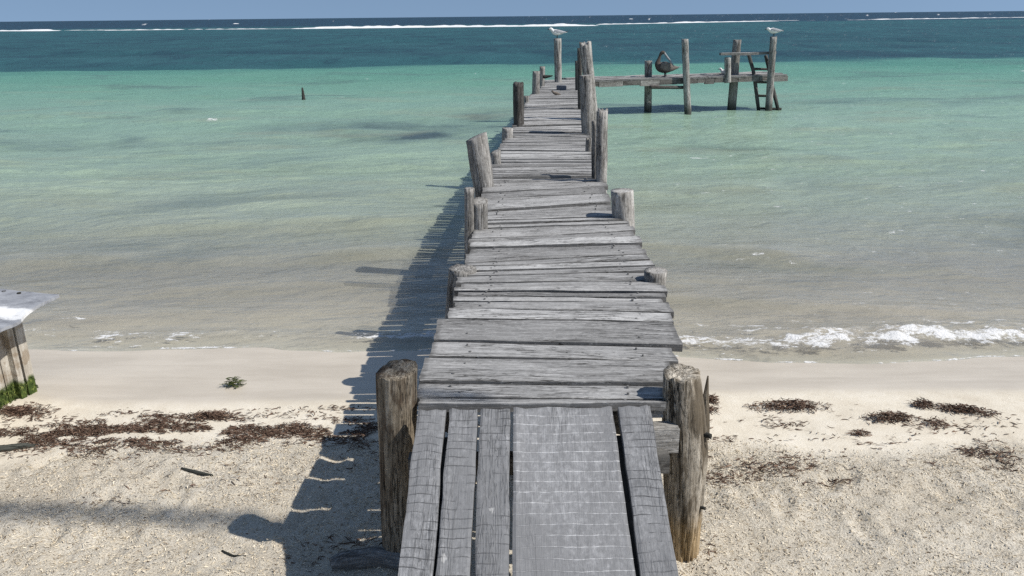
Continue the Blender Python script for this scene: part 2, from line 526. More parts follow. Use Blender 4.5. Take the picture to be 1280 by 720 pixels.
# ------------------------------------------------------------------ ground
def shore_shift(X):
    X = np.asarray(X, float)
    return -.10 - .062 * np.clip(X, -7, 7) + .16 * fbm(X * .42, np.asarray(X) * 0 + 2.2, oct=2, seed=77) + .05 * fbm(X * 1.9, np.asarray(X) * 0 + 5.2, oct=2, seed=78)


def beach_profile(Y):
    ys = [-80, -20, -2, .8, 2.0, 3.5, 4.8, 5.6, 7.05, 7.6, 8.4, 10, 14, 22, 45, 52, 70, 150, 290, 330, 600, 40000]
    zs = [1.6, 1.2, .45, .22, .06, .0, -.025, -.055, -.195, -.225, -.285, -.42, -.62, -.95, -1.7, -2.2, -4, -6, -3, -4, -20, -60]
    return np.interp(Y, ys, zs)


def wet_edge(X):
    return 5.62 + .10 * fbm(X * .5, X * 0 + 3.3, oct=3, seed=4) + .015 * X + .03 * vnoise(X * 2.5, X * 0)


def rough_mask(X, Y):
    lim = 4.72 + .30 * fbm(X * .8, X * 0 + 9.1, oct=3, seed=14) + .012 * np.clip(X, -5, 5)
    return 1 - sstep(-.12, .18, Y - lim)


_fr = np.random.default_rng(88)
DENTS = [(_fr.uniform(-3.6, 3.8), _fr.uniform(3.1, 4.75), _fr.uniform(-.6, .6), _fr.uniform(.010, .026)) for _ in range(54)]


def dents(X, Y):
    z = np.zeros(np.broadcast(X, Y).shape)
    for cx, cy, an, dp in DENTS:
        u = (X - cx) * math.cos(an) + (Y - cy) * math.sin(an); v = -(X - cx) * math.sin(an) + (Y - cy) * math.cos(an)
        r2 = (u / .05) ** 2 + (v / .12) ** 2
        z = z + dp * (-np.exp(-r2) + .55 * np.exp(-(np.sqrt(r2) - 1.7) ** 2 / .25))
    return z


def ground_z(X, Y):
    X = np.asarray(X, float); Y = np.asarray(Y, float)
    z = beach_profile(Y - shore_shift(X) * np.exp(-((Y - 7.1) / 1.2) ** 2) + .12 * fbm(X * .35, Y * .25, oct=2, seed=31) * np.clip(1 - np.abs(Y - 5) / 9, 0, 1))
    dry = 1 - sstep(5.0, 5.7, Y)
    near = np.clip(1 - (np.abs(X) + np.abs(Y - 4)) / 40, 0, 1)
    z = z + dry * near * .03 * fbm(X * 1.1, Y * 1.3, oct=3, seed=41)
    rm = rough_mask(X, Y) * near
    z = z + rm * dents(X, Y) if np.any(rm > 0) else z
    z = z + rm * (.026 * fbm(X * 4.5, Y * 5.5, oct=3, seed=51) + .006 * vnoise(X * 24, Y * 26, seed=55))
    for bx_, by_ in ((-.56, 3.62), (.83, 3.62)):
        z = z + .035 * np.exp(-((X - bx_) ** 2 + (Y - by_) ** 2) / .045)
    z = z + .05 * np.exp(-((X + 4.1) ** 2 * 1.6 + (Y - 5.95) ** 2 * 5)) 
    return z


def spaced(a, b, n): return list(np.linspace(a, b, n, endpoint=False))


gx = np.array([-40000, -8000, -2000, -600, -200, -90, -45, -25, -15, -10.5, -8.5, -7.2] + spaced(-6.4, 6.4, 540) + [6.4, 7.2, 8.5, 10.5, 15, 25, 45, 90, 200, 600, 2000, 8000, 40000])
gy = np.array([-4000, -1000, -300, -80, -40, -20, -12, -8, -5, -3, -1.5, -.5, .3, 1, 1.6, 2.1, 2.5, 2.8] + spaced(3.0, 5.8, 190) + spaced(5.8, 8.4, 60) + spaced(8.4, 14, 20) + [14, 17, 22, 30, 40, 55, 75, 120, 200, 400, 1000, 4000, 40000])
GX, GY = np.meshgrid(gx, gy)
GZ = ground_z(GX, GY)
nyy, nxx = GX.shape
ii = np.arange(nyy * nxx).reshape(nyy, nxx)
gf = np.stack([ii[:-1, :-1], ii[:-1, 1:], ii[1:, 1:], ii[1:, :-1]], -1).reshape(-1, 4)
wet = sstep(-.10, .12, GY - wet_edge(GX))


def sand_mat():
    m, nt, out = new_mat('beach_sand'); N = NT(nt)
    geo = N.n('ShaderNodeNewGeometry'); P = geo.outputs['Position']
    w = N.attr('wet'); r = N.attr('rough')
    big = N.noise(P, 1.3, 4, .6); mid = N.noise(P, 9, 4, .65); fine = N.noise(P, 75, 4, .7); grain = N.noise(P, 330, 2, .6)
    dry = N.ramp(N.math('ADD', N.math('MULTIPLY', big, .4), N.math('ADD', N.math('MULTIPLY', mid, .3), N.math('MULTIPLY', fine, .3))),
                 [(.34, (.56, .49, .385)), (.5, (.69, .625, .51)), (.66, (.80, .745, .64))])
    roughc = N.mix(N.mr(fine, .36, .52, .75, 0), dry, (.45, .38, .285))
    # tiny plant flecks
    vor = N.n('ShaderNodeTexVoronoi'); N.l(P, vor.inputs['Vector']); vor.inputs['Scale'].default_value = 42
    fl = N.math('MULTIPLY', N.mr(vor.outputs['Distance'], .12, .20, 1, 0), N.mr(mid, .46, .58))
    roughc = N.mix(N.math('MULTIPLY', fl, .7), roughc, (.12, .085, .06))
    c = N.mix(N.math('MULTIPLY', r, .75), dry, roughc)
    wsx = N.noise(N.vmul(P, (.9, 5.5, 1)), 1, 5, .65, .4)
    wc = N.ramp(N.math('ADD', N.math('MULTIPLY', big, .4), N.math('MULTIPLY', wsx, .6)), [(.38, (.50, .445, .365)), (.62, (.60, .54, .45))])
    c = N.mix(w, c, wc)
    lum = N.math('ADD', N.math('MULTIPLY', fine, 1.0), N.math('ADD', N.math('MULTIPLY', mid, .9), N.math('MULTIPLY', grain, .3)))
    amp = N.math('MULTIPLY', N.math('ADD', .18, N.math('MULTIPLY', r, .82)), N.math('SUBTRACT', 1.0, N.math('MULTIPLY', w, .93)))
    bn = N.n('ShaderNodeBump'); N.l(N.math('MULTIPLY', lum, amp), bn.inputs['Height']); bn.inputs['Strength'].default_value = .85; bn.inputs['Distance'].default_value = .022
    rg = N.math('SUBTRACT', .95, N.math('MULTIPLY', w, .55))
    N.l(N.pbsdf(c, rg, bn.outputs[0], .25), out.inputs[0])
    return m


M['sand'] = sand_mat()
beach = mesh_obj('beach_ground', np.stack([GX, GY, GZ], -1).reshape(-1, 3), gf, M['sand'], None,
                 {'wet': wet.ravel(), 'rough': rough_mask(GX, GY).ravel()}, True)
tag(beach, None, None, None, 'structure')

# ------------------------------------------------------------------ sea
nr, nc = 600, 640
pyv = np.concatenate([np.linspace(0, 1, nr)])
# rows: even steps in viewing angle from the shore out to 250 m, then stretched to the horizon
a0 = math.atan(2.95 / 6.2); a1 = math.atan(2.95 / 420.0)
ang = np.linspace(a0, a1, nr)
rowY = np.concatenate([2.95 / np.tan(ang), [600, 900, 1500, 3000, 8000, 30000]])
nr = len(rowY)
s = np.linspace(-1, 1, nc); s = .75 * s + .25 * s ** 3
half = .95 * rowY + 5
WX = s[None, :] * half[:, None]; WY = np.repeat(rowY[:, None], nc, 1)
dy = np.gradient(rowY); dx = half * 2 / nc
wz = np.zeros_like(WX)
wr = np.random.default_rng(3)
warpx = 1.2 * fbm(WX * .12, WY * .12, oct=2, seed=90)
for i in range(60):
    lam = .28 * (1.09 ** i)
    if lam > 26: break
    th = wr.normal(0, .42)
    kx, ky = math.sin(th) * 2 * math.pi / lam, math.cos(th) * 2 * math.pi / lam
    ampv = .0105 * lam ** .82
    vis = np.clip((lam / (np.maximum(dy / max(.25, math.cos(th)), dx)) - 2.2) / 2.5, 0, 1)[:, None]
    depthf = .35 + .65 * sstep(7.0, 16, WY)
    if lam > 3.5:
        ampv *= .75
    wz += ampv * .55 * vis * depthf * np.sin(kx * (WX + warpx) + ky * (WY + warpx) + wr.uniform(0, 6.28)) * (.6 + .6 * vnoise(WX / (lam * 5) + i, WY / (lam * 3), seed=i))
# small long-crested swells that come in to the shore
swell = np.zeros_like(wz)
yy = WY + .5 * fbm(WX * .22, WY * .2, oct=3, seed=71)
for yc, am, wd in ((7.95, .05, .26), (8.8, .06, .32), (10.1, .07, .42), (11.9, .075, .5), (14.2, .08, .6), (17.5, .08, .75), (21.5, .08, 1.0), (27, .08, 1.3)):
    loc = np.clip(.35 + 1.5 * fbm(WX * .38 + yc, WY * .1, oct=2, seed=int(yc * 10)), .05, 1)
    swell += am * loc * np.exp(-((yy - yc) / wd) ** 2)
wz += swell
# the little breaker on the shore: strong at the right, thin at the left
edge = 7.10 + shore_shift(WX) 
d = WY - edge
strong = sstep(1.1, 2.9, WX + .5 * vnoise(WX * .9, WX * 0 + 5))
weakl = .8 * sstep(-1.8, -1.2, WX) * (1 - sstep(-.4, .1, WX)) + .75 * sstep(.75, .95, WX) * (1 - sstep(1.5, 2.0, WX))
band = np.exp(-((d - .27) / .25) ** 2)
lump = fbm(WX * 5, WY * 7, oct=3, seed=81)
wz += strong * band * (.055 + .045 * lump)
wz += (1 - strong) * .018 * np.exp(-((d - .1) / .12) ** 2)
# a thin sheet of swash running up the wet sand
swash = .034 * (.55 + .9 * fbm(WX * .55, WX * 0 + 8.8, oct=3, seed=79)) * np.exp(-((d - .05) / .55) ** 2)
foam = strong * np.clip(.72 * np.exp(-((d - .10) / .16) ** 2) + .5 * lump, 0, 1) * sstep(-.22, -.02, d + .05 * lump)
ridge2 = np.exp(-((d - .52 - .06 * vnoise(WX * 2, WX * 0)) / .07) ** 2) * sstep(.8, 2.4, WX) * (1 - .3 * strong)
foam = np.maximum(foam, .75 * ridge2 * np.clip(.5 + lump, 0, 1))
thin = np.exp(-((d - .06 + .03 * lump) / .045) ** 2)
foam = np.maximum(foam, thin * (.26 + .62 * weakl + .30 * strong) * np.clip(.75 + 1.3 * lump, 0, 1))
foam = np.maximum(foam, np.exp(-((d + .12 - .05 * fbm(WX * 1.5, WX * 0, oct=2, seed=8)) / .018) ** 2) * .38 * np.clip(.4 + 1.6 * vnoise(WX * 2.2, WX * 0 + 7), 0, 1))
foam = np.maximum(foam, weakl * np.clip(np.exp(-((d - .16) / .12) ** 2) * (.3 + .9 * lump), 0, 1))
# olive wave shading painted into the colour on each swell's front slope
slope_ = np.gradient(swell, axis=0) / np.maximum(dy, 1e-6)[:, None]
crest = np.clip(slope_ * 8 * (.7 + .6 * fbm(WX * .9, WY * 1.2, oct=3, seed=95)), 0, 1) * (1 - sstep(24, 34, WY)) * sstep(7.4, 8.2, WY)
# dark seagrass on the bed
weed = np.zeros_like(WX)
for px_, py_, rx_, ry_, am_ in ((515, 171, 55, 6, 1.0), (470, 160, 120, 10, .55), (560, 160, 70, 9, .6), (600, 150, 40, 10, .5), (1190, 128, 90, 5, .7), (1040, 131, 60, 3, .5), (690, 128, 60, 6, .5), (860, 136, 130, 5, .35), (1010, 360, 60, 7, .25), (60, 178, 90, 5, .35), (250, 222, 90, 4, .25)):
    c_ = at(px_, py_, SEA); ax_ = rx_ * depth(c_) / FPX; ay_ = abs(at(px_, py_ - ry_, SEA)[1] - at(px_, py_ + ry_, SEA)[1]) / 2
    weed = np.maximum(weed, am_ * np.exp(-((WX - c_[0]) / ax_) ** 2 - ((WY - c_[1]) / ay_) ** 2))
weed = np.clip(weed * (1.0 + 1.3 * fbm(WX * .9, WY * .8, oct=4, seed=97)), 0, 1)
# water goes flat and ends in the swash
wz *= sstep(-.2, .5, d) * (1 - 0) if False else np.where(d < .0, sstep(-.5, 0, d), 1)
bed = ground_z(WX, WY)
wz += np.clip(swash, 0, 1)
dep = np.clip(SEA + wz - bed, 0, 10)
lace_n = fbm(WX * 3.1, WY * 3.5, oct=3, seed=83)
rim = np.exp(-((dep - .004) / .0045) ** 2) * (d < .6) * (SEA + wz > bed)
foam = np.maximum(foam, rim * np.clip(.42 + 1.3 * lace_n, 0, .66))
foam = np.maximum(foam, np.exp(-((d - .10) / .16) ** 2) * np.clip(.36 + .9 * lace_n + .35 * fbm(WX * .8, WX * 0 + 1, oct=2, seed=84), 0, .58))
foam = np.maximum(foam, np.exp(-((d - .42 - .10 * vnoise(WX * 1.1, WX * 0 + 3)) / .06) ** 2) * np.clip(.08 + 1.0 * lace_n + .5 * vnoise(WX * .6, WX * 0 + 9), 0, .5))
# scattered whitecaps out at sea
wc_n = vnoise(WX * .22, WY * .40, seed=200) + .35 * vnoise(WX * .5, WY * 1.1, seed=201)
caps = sstep(1.14, 1.24, wc_n) * sstep(45, 70, WY) * .8
wc2 = vnoise(WX * .45, WY * 1.3, seed=210) + .35 * vnoise(WX * 2.2, WY * 4.0, seed=211)
caps2 = sstep(1.12, 1.22, wc2) * sstep(9, 14, WY) * (1 - sstep(40, 55, WY)) * .65
foam = np.clip(np.maximum(foam, np.maximum(caps, caps2)), 0, 1)
jj = np.arange(nr * nc).reshape(nr, nc)
wf = np.stack([jj[:-1, :-1], jj[:-1, 1:], jj[1:, 1:], jj[1:, :-1]], -1).reshape(-1, 4)


def sea_mat():
    m, nt, out = new_mat('sea_water'); N = NT(nt)
    geo = N.n('ShaderNodeNewGeometry'); P = geo.outputs['Position']
    sp = N.n('ShaderNodeSeparateXYZ'); N.l(P, sp.inputs[0]); Yc = sp.outputs[1]
    dep_ = N.attr('dep'); foam_ = N.attr('foam')
    warp = N.noise(N.vmul(P, (.10, .16, .1)), 1, 5, .6)
    yl = N.math('LOGARITHM', N.math('MAXIMUM', N.math('MULTIPLY', Yc, N.math('ADD', .86, N.math('MULTIPLY', warp, .28))), 1.0), 10.0)
    t = N.mr(yl, .8, 2.8, 0, 1, False)
    L = lambda y: (math.log10(y) - .8) / 2.0
    col = N.ramp(t, [(L(6.6), (.50, .45, .37)), (L(7.5), (.47, .43, .355)), (L(8.3), (.405, .385, .325)), (L(9.5), (.365, .365, .315)), (L(12.5), (.36, .42, .33)),
                     (L(17), (.31, .415, .315)), (L(25), (.245, .375, .285)), (L(36), (.17, .325, .243)), (L(46), (.112, .28, .205)),
                     (L(51), (.085, .235, .18)), (L(55), (.024, .094, .098)), (L(90), (.020, .080, .086)), (L(170), (.020, .090, .096)),
                     (L(300), (.022, .105, .108)), (L(345), (.008, .034, .062)), (L(620), (.007, .030, .058))])
    col = N.mix(N.math('MULTIPLY', N.attr('weed'), .9), col, (.045, .07, .078))
    cr_ = N.attr('crest')
    col = N.mix(N.math('MULTIPLY', cr_, .45), col, (.21, .20, .125))
    # sandy / weedy patches of the bed seen through the water
    pt = N.noise(N.vmul(P, (.16, .30, .1)), 1, 5, .6, .6)
    nearf = N.mr(Yc, 40, 60, 1, 0)
    col = N.mix(N.math('MULTIPLY', N.mr(pt, .52, .70, 0, .55), nearf), col, (.085, .125, .12))
    pt2 = N.noise(N.vmul(P, (.22, .62, .1)), 1, 4, .6, .3)
    col = N.mix(N.math('MULTIPLY', N.mr(pt2, .52, .68, 0, .30), N.mr(Yc, 30, 46, 1, 0)), col, (.30, .31, .215))
    st = N.noise(N.vmul(P, (.025, .09, .1)), 1, 5, .62)
    col = N.mix(N.math('MULTIPLY', N.mr(st, .46, .64, 0, .6), N.mr(Yc, 52, 60)), col, (.012, .042, .055))
    st2 = N.noise(N.vmul(P, (.20, .085, .1)), 1, 5, .72)
    col = N.mix(N.math('MULTIPLY', N.mr(st2, .50, .62, 0, .55), N.mr(Yc, 52, 60)), col, (.010, .036, .05))
    col = N.mix(N.math('MULTIPLY', N.mr(st2, .46, .36, 0, .4), N.mr(Yc, 52, 60)), col, (.04, .14, .145))
    # ripples
    r1 = N.noise(N.vmul(P, (2.2, 4.4, 2)), 1, 4, .6, .4)
    r2 = N.noise(N.vmul(P, (.55, 1.3, 1)), 1, 4, .6, .3)
    r3 = N.noise(N.vmul(P, (9, 15, 9)), 1, 3, .6)
    r4 = N.noise(N.vmul(P, (.10, .32, 1)), 1, 4, .62, .3)
    b = N.bump(r3, .08, .012)
    b = N.bump(r1, .42, .14, b)
    b = N.bump(r2, .45, .36, b)
    bn = N.n('ShaderNodeBump'); N.l(r4, bn.inputs['Height']); N.l(b, bn.inputs['Normal']); bn.inputs['Distance'].default_value = 1.3
    N.l(N.mr(Yc, 25, 80, 0, .6), bn.inputs['Strength']); b = bn.outputs[0]
    dd = N.n('ShaderNodeBsdfDiffuse'); N.l(col, dd.inputs['Color']); N.l(b, dd.inputs['Normal'])
    ss = N.n('ShaderNodeSubsurfaceScattering', falloff='BURLEY'); N.l(col, ss.inputs['Color']); N.l(b, ss.inputs['Normal'])
    ss.inputs['Scale'].default_value = .6; ss.inputs['Radius'].default_value = (1, 1, 1)
    dif = N.n('ShaderNodeMixShader'); dif.inputs[0].default_value = .25; N.l(dd.outputs[0], dif.inputs[1]); N.l(ss.outputs[0], dif.inputs[2])
    tr = N.n('ShaderNodeBsdfTransparent'); tr.inputs['Color'].default_value = (.93, .96, .95, 1)
    al = N.math('SUBTRACT', 1.0, N.math('POWER', 2.718, N.math('MULTIPLY', dep_, -4.0)))
    mx = N.n('ShaderNodeMixShader'); N.l(al, mx.inputs[0]); N.l(tr.outputs[0], mx.inputs[1]); N.l(dif.outputs[0], mx.inputs[2])
    gl = N.n('ShaderNodeBsdfGlossy'); gl.inputs['Roughness'].default_value = .17
    bg_ = N.bump(r2, .34, .32, N.bump(r1, .26, .12)); N.l(bg_, gl.inputs['Normal'])
    fr = N.n('ShaderNodeFresnel'); fr.inputs['IOR'].default_value = 1.33; N.l(bg_, fr.inputs['Normal'])
    ff = N.math('MINIMUM', N.math('MULTIPLY', fr.outputs[0], .9), N.mr(Yc, 14, 40, .34, .24))
    mx2 = N.n('ShaderNodeMixShader'); N.l(ff, mx2.inputs[0]); N.l(mx.outputs[0], mx2.inputs[1]); N.l(gl.outputs[0], mx2.inputs[2])
    # foam
    fn = N.noise(N.vmul(P, (26, 34, 26)), 1, 4, .65, .5)
    fn2 = N.noise(N.vmul(P, (7, 13, 8)), 1, 5, .7, .8)
    fmask = N.mr(N.math('ADD', foam_, N.math('ADD', N.math('MULTIPLY', N.math('SUBTRACT', fn, .5), 1.0), N.math('MULTIPLY', N.math('SUBTRACT', fn2, .5), 2.3))), .42, .80, 0, .93)
    fmask = N.math('MULTIPLY', fmask, N.mr(foam_, .04, .15))
    fb = N.bump(fn, .7, .03)
    fd = N.pbsdf((.76, .76, .75), .7, fb, .2)
    mx3 = N.n('ShaderNodeMixShader'); N.l(fmask, mx3.inputs[0]); N.l(mx2.outputs[0], mx3.inputs[1]); N.l(fd, mx3.inputs[2])
    N.l(mx3.outputs[0], out.inputs[0])
    return m


M['sea'] = sea_mat()
sea = mesh_obj('sea', np.stack([WX, WY, SEA + wz], -1).reshape(-1, 3), wf, M['sea'], None,
               {'dep': dep.ravel(), 'foam': foam.ravel(), 'crest': crest.ravel(), 'weed': weed.ravel()}, True)
tag(sea, None, None, None, 'structure')

# breakers on the outer reef: long heaps of white water
M['surf'] = simple('white_surf', (.70, .72, .72), (.84, .85, .85), .6, .8, .8, .3)
sv, sf = [], []
nsv = 0


def surf(x0, x1, y0, y1, h, dpt, seed):
    global nsv
    n = int(abs(x1 - x0) / .9) + 2; k = 9
    u = np.linspace(0, 1, n)[:, None]; q = np.linspace(0, 1, k)[None, :]
    X = x0 + (x1 - x0) * u + 0 * q
    env = np.clip(np.minimum(u, 1 - u) * 9, 0, 1) ** .6
    hh = .62 * h * env * (.62 + .22 * fbm(X * .06, 0 * X + seed, oct=4, seed=seed)) * (1 + .30 * vnoise(X * .55, q * 4 + 0 * X, seed=seed + 4))
    prof = np.sin(np.pi * q) ** .7
    Yb = y0 + (y1 - y0) * u + 5 * fbm(X * .02, 0 * X + seed + .5, oct=2, seed=seed + 2)
    Y = Yb + (q - .5) * dpt
    Z = SEA - .25 + np.maximum(hh, .0) * prof
    v = np.stack([X, Y, Z], -1).reshape(-1, 3)
    jj = np.arange(n * k).reshape(n, k)
    f = np.stack([jj[:-1, :-1], jj[1:, :-1], jj[1:, 1:], jj[:-1, 1:]], -1).reshape(-1, 4)
    sv.append(v); sf.append(f + nsv); nsv += len(v)


def surf_px(xa, ya, xb, yb, h, dpt, seed):
    A = at(xa, ya, SEA); B = at(xb, yb, SEA)
    surf(A[0], B[0], A[1] + dpt / 2, B[1] + dpt / 2, h, dpt, seed)


surf_px(-60, 39.6, 58, 39.0, 1.5, 12, 1)
surf_px(40, 38.5, 215, 37.5, .75, 8, 2)
surf_px(120, 38.2, 230, 37.2, 1.0, 8, 3)
surf_px(215, 37.2, 380, 36.0, .8, 8, 4)
surf_px(350, 36.4, 760, 32.2, 1.75, 14, 5)
surf_px(560, 33.8, 752, 32.3, 1.1, 12, 6)
surf_px(730, 31.2, 985, 26.2, 1.2, 10, 7)
surf_px(850, 28.0, 978, 26.2, .9, 9, 8)
surf_px(965, 26.0, 1130, 24.4, .75, 8, 9)
surf_px(1090, 24.5, 1225, 22.9, 1.2, 9, 10)
surf_px(1200, 23.0, 1350, 21.0, 1.0, 9, 11)
for xa, ya, w_, h_ in ((293, 28.6, 7, 1.0), (216, 28.6, 5, .5), (790, 22.6, 6, 1.1), (1010, 19.4, 10, .5), (560, 25.2, 9, .5)):
    surf_px(xa - w_ / 2, ya + 1.3, xa + w_ / 2, ya + 1.2, h_ * 1.3, 8, int(xa))
sm = mesh_obj('breaking_waves', np.concatenate(sv), np.concatenate(sf), M['surf'], None, None, True)
tag(sm, 'white surf breaking along the outer reef near the horizon', 'surf', None, 'stuff')

# ------------------------------------------------------------------ the pier
pier = empty('wooden_pier', (.1, 3.5, 0))
tag(pier, 'long weathered grey wooden pier on round posts running out over the turquoise water', 'pier')

Lpx = [(520, 508), (521, 496), (524, 470), (529, 455), (540, 430), (560, 397), (573, 355), (587, 317), (593, 283), (604, 256), (602, 233), (614, 210), (626, 180), (641, 158), (654, 137), (659, 122), (665, 117), (674, 111), (681, 102.5)]
Rpx = [(815, 508), (829, 500), (846, 452), (843, 427), (837, 400), (827, 360), (813, 327), (798, 300), (790, 283), (764, 256), (757, 227), (746, 205), (740, 189), (739, 172), (732, 160), (728, 135), (724, 112), (722.5, 102)]
Lw = np.array([at(x, y, DECK) for x, y in Lpx]); Rw = np.array([at(x, y, DECK) for x, y in Rpx])
XL = lambda y: np.interp(y, Lw[:, 1], Lw[:, 0]); XR = lambda y: np.interp(y, Rw[:, 1], Rw[:, 0])

rows = [(508.5, 505.5), (496, 498), (476, 478), (445, 451), (424, 431), (398, 403), (384, 390), (375, 376.5), (363, 364.5), (353, 349), (338, 331),
        (328, 316), (309, 303), (298, 288), (285, 279), (275, 270), (262, 253), (247, 240), (234, 225)]
bnd = []
for a, b in rows:
    la = at(np.interp(a, [q[1] for q in Lpx][::-1], [q[0] for q in Lpx][::-1]), a, DECK)[1]
    rb = at(np.interp(b, [q[1] for q in Rpx][::-1], [q[0] for q in Rpx][::-1]), b, DECK)[1]
    bnd.append((la, rb))
yend = 24.5
ycur = sum(bnd[-1]) / 2; sk = (bnd[-1][1] - bnd[-1][0]) / 2
while ycur < yend - .2:
    ycur += random.uniform(.085, .20)
    sk = .75 * sk + random.uniform(-.045, .045)
    bnd.append((ycur - sk, ycur + sk))
wide = bnd; bnd = [wide[0]]
for (p_, q_) in zip(wide[:-1], wide[1:]):
    if 7 < len(bnd) < 30 and (q_[0] + q_[1] - p_[0] - p_[1]) / 2 > .19:
        k_ = random.uniform(.38, .62); e_ = random.uniform(-.06, .06)
        bnd.append((p_[0] + (q_[0] - p_[0]) * (k_ + e_), p_[1] + (q_[1] - p_[1]) * (k_ - e_)))
    bnd.append(q_)
deck = MB()
for i in range(len(bnd) - 1):
    (l0, r0), (l1, r1) = bnd[i], bnd[i + 1]
    if i == 0: l0 += .008; r0 += .0
    g = random.choice([.004, .006, .008, .010, .012, .015, .021]) * (1.0 if i < 20 else 1.25)
    ym = (l0 + r0 + l1 + r1) / 4
    near = i < 22
    xl = XL(ym) + random.uniform(-.028, .02); xr = XR(ym) + random.uniform(-.02, .028)
    z0 = DECK + random.uniform(-.006, .006); z1 = DECK + random.uniform(-.006, .006)
    if i >= 20 and random.random() < .12: z0 -= .012; z1 -= .012
    tl = random.uniform(-.010, .010)
    tone_ = .4 if i == 0 else float(np.clip(random.gauss(.5, .15), 0, 1))
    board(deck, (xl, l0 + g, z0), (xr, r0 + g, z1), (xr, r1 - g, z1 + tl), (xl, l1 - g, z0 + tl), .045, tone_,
          nl=40 if near else 18, nw=8, rough=.004 if near else .003, edge=.006, warp=.008, seed=i, gap_shade=.1 if i == 0 else 1.0)
for i in range(len(bnd) - 1):
    if i > 30: break
    for f in (.15, .85):
        for e in (.3, .72):
            yl_ = bnd[i][0] * (1 - e) + bnd[i + 1][0] * e; yr_ = bnd[i][1] * (1 - e) + bnd[i + 1][1] * e
            ff = f + random.uniform(-.03, .03)
            c = np.array([XL(yl_) * (1 - ff) + XR(yl_) * ff, yl_ * (1 - ff) + yr_ * ff, DECK + .004])
            a = np.linspace(0, 2 * math.pi, 7)[:-1]; rr = random.uniform(.005, .009)
            ring = [c + np.array([math.cos(q) * rr, math.sin(q) * rr, 0]) for q in a]
            low_ = [c + np.array([math.cos(q) * rr, math.sin(q) * rr, -.02]) for q in a]
            deck.add(ring + low_, [tuple(range(6))] + [(k, 6 + k, 6 + (k + 1) % 6, (k + 1) % 6) for k in range(6)], None, -2.0)
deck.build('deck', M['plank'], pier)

# stringers and cross beams below the deck
def midline(y, f): return XL(y) * (1 - f) + XR(y) * f


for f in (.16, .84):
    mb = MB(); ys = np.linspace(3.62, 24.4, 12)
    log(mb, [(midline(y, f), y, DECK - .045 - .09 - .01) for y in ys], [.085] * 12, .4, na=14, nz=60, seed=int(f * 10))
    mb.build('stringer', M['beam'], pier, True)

# ramp of long boards sloping down to the sand
zt = DECK - .004
Yt = at(640, 508, zt)[1] - .03
tops = [(521.5, 557.5), (561, 597), (599.5, 638), (641.5, 766), (772, 813)]
bots = [(495.5, 541), (544, 588.5), (592.5, 636.5), (640, 796), (801, 848.5)]
d720 = ray(640, 720)
pb = CAM + d720 * (3.23)
slope = (zt - pb[2]) / (Yt - pb[1])
Yb = 1.45
for k, ((ta, tb), (ba, bb)) in enumerate(zip(tops, bots)):
    T0 = at_y(ta, 508, Yt); T1 = at_y(tb, 507, Yt)
    B0 = at_y(ba, 720, pb[1]); B1 = at_y(bb, 720, pb[1])
    e = (Yt - Yb) / (Yt - pb[1])
    zz = zt + (k == 3) * .004
    yk = Yt + [0.0, .0, .004, .012, .01][k]
    A = (T0[0], yk, zz); Dp = (T1[0], yk, zz)
    zB = zt - slope * (Yt - Yb)
    B = (T0[0] + (B0[0] - T0[0]) * e, Yb, zB); C = (T1[0] + (B1[0] - T1[0]) * e, Yb, zB)
    mb = MB()
    board(mb, B, A, Dp, C, .05, [.62, .5, .42, .45, .5][k], nl=110, nw=8, rough=.004, edge=.007, warp=.010, seed=60 + k)
    o = mb.build('ramp_board', M['ramp_wide'] if k == 3 else M['ramp_narrow'], pier)
    if k == 3: o['label'] = 'widest ramp board, scored across with pale scratches'
for fx, ft in ((769, 799), (559, 542)):  # lengthwise bearers added under two board gaps to keep them dark
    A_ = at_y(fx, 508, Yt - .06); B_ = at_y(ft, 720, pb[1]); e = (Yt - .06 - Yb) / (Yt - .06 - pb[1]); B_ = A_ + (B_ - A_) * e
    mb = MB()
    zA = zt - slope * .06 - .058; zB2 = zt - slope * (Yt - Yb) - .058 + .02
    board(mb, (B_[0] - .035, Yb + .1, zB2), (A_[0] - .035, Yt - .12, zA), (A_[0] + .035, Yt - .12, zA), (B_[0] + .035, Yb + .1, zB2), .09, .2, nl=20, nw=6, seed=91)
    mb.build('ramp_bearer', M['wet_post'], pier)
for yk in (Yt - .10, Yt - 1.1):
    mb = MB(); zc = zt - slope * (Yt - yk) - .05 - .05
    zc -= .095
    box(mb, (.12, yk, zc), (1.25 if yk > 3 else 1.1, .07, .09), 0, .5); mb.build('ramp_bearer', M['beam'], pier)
# two squared beam ends showing between ramp and right hand post
mb = MB(); p = at(825, 537, .72)
box(mb, (p[0] - .03, 3.50, .775), (.16, .09, .13), .05, .65); mb.build('beam_end', M['post'], pier)
mb = MB(); box(mb, (p[0] - .0, 3.60, .875), (.14, .07, .055), .0, .6); mb.build('beam_end', M['post'], pier)


def post(x_, y_, zl, topx, topy, wpx, bot=None, tone=.5, mat='post', label=None, taper=1.0, slant=(0, 0), dyt=0.0, na=36, nz=40, rough=.10, crack=.16, jag=.0, name='post', flat=1.0, botx=None):
    """(x_, y_) pixel of the foot front at height zl; (topx, topy) pixel of the top; wpx width in pixels"""
    p0 = at(x_, y_, zl)
    r = wpx / 2 * depth(p0) / FPX
    p0 = p0 + np.array([0, r, 0])
    p1 = at_y(topx, topy, p0[1] + dyt)
    dirn = (p1 - p0) / (p1[2] - p0[2])
    if bot is None: bot = float(min(ground_z(p0[0], p0[1]), SEA)) - .25
    pb = p0 + dirn * (bot - p0[2])
    mb = MB()
    log(mb, [pb, p0, p1], [r * (2 - taper) ** .5, r, r * taper], tone, na, nz, rough, crack, slant, seed=int(x_) + int(topy), jag=jag, flat=flat)
    o = mb.build(name, M[mat], pier, True)
    if label: o['label'] = label
    return o, p0, p1, r


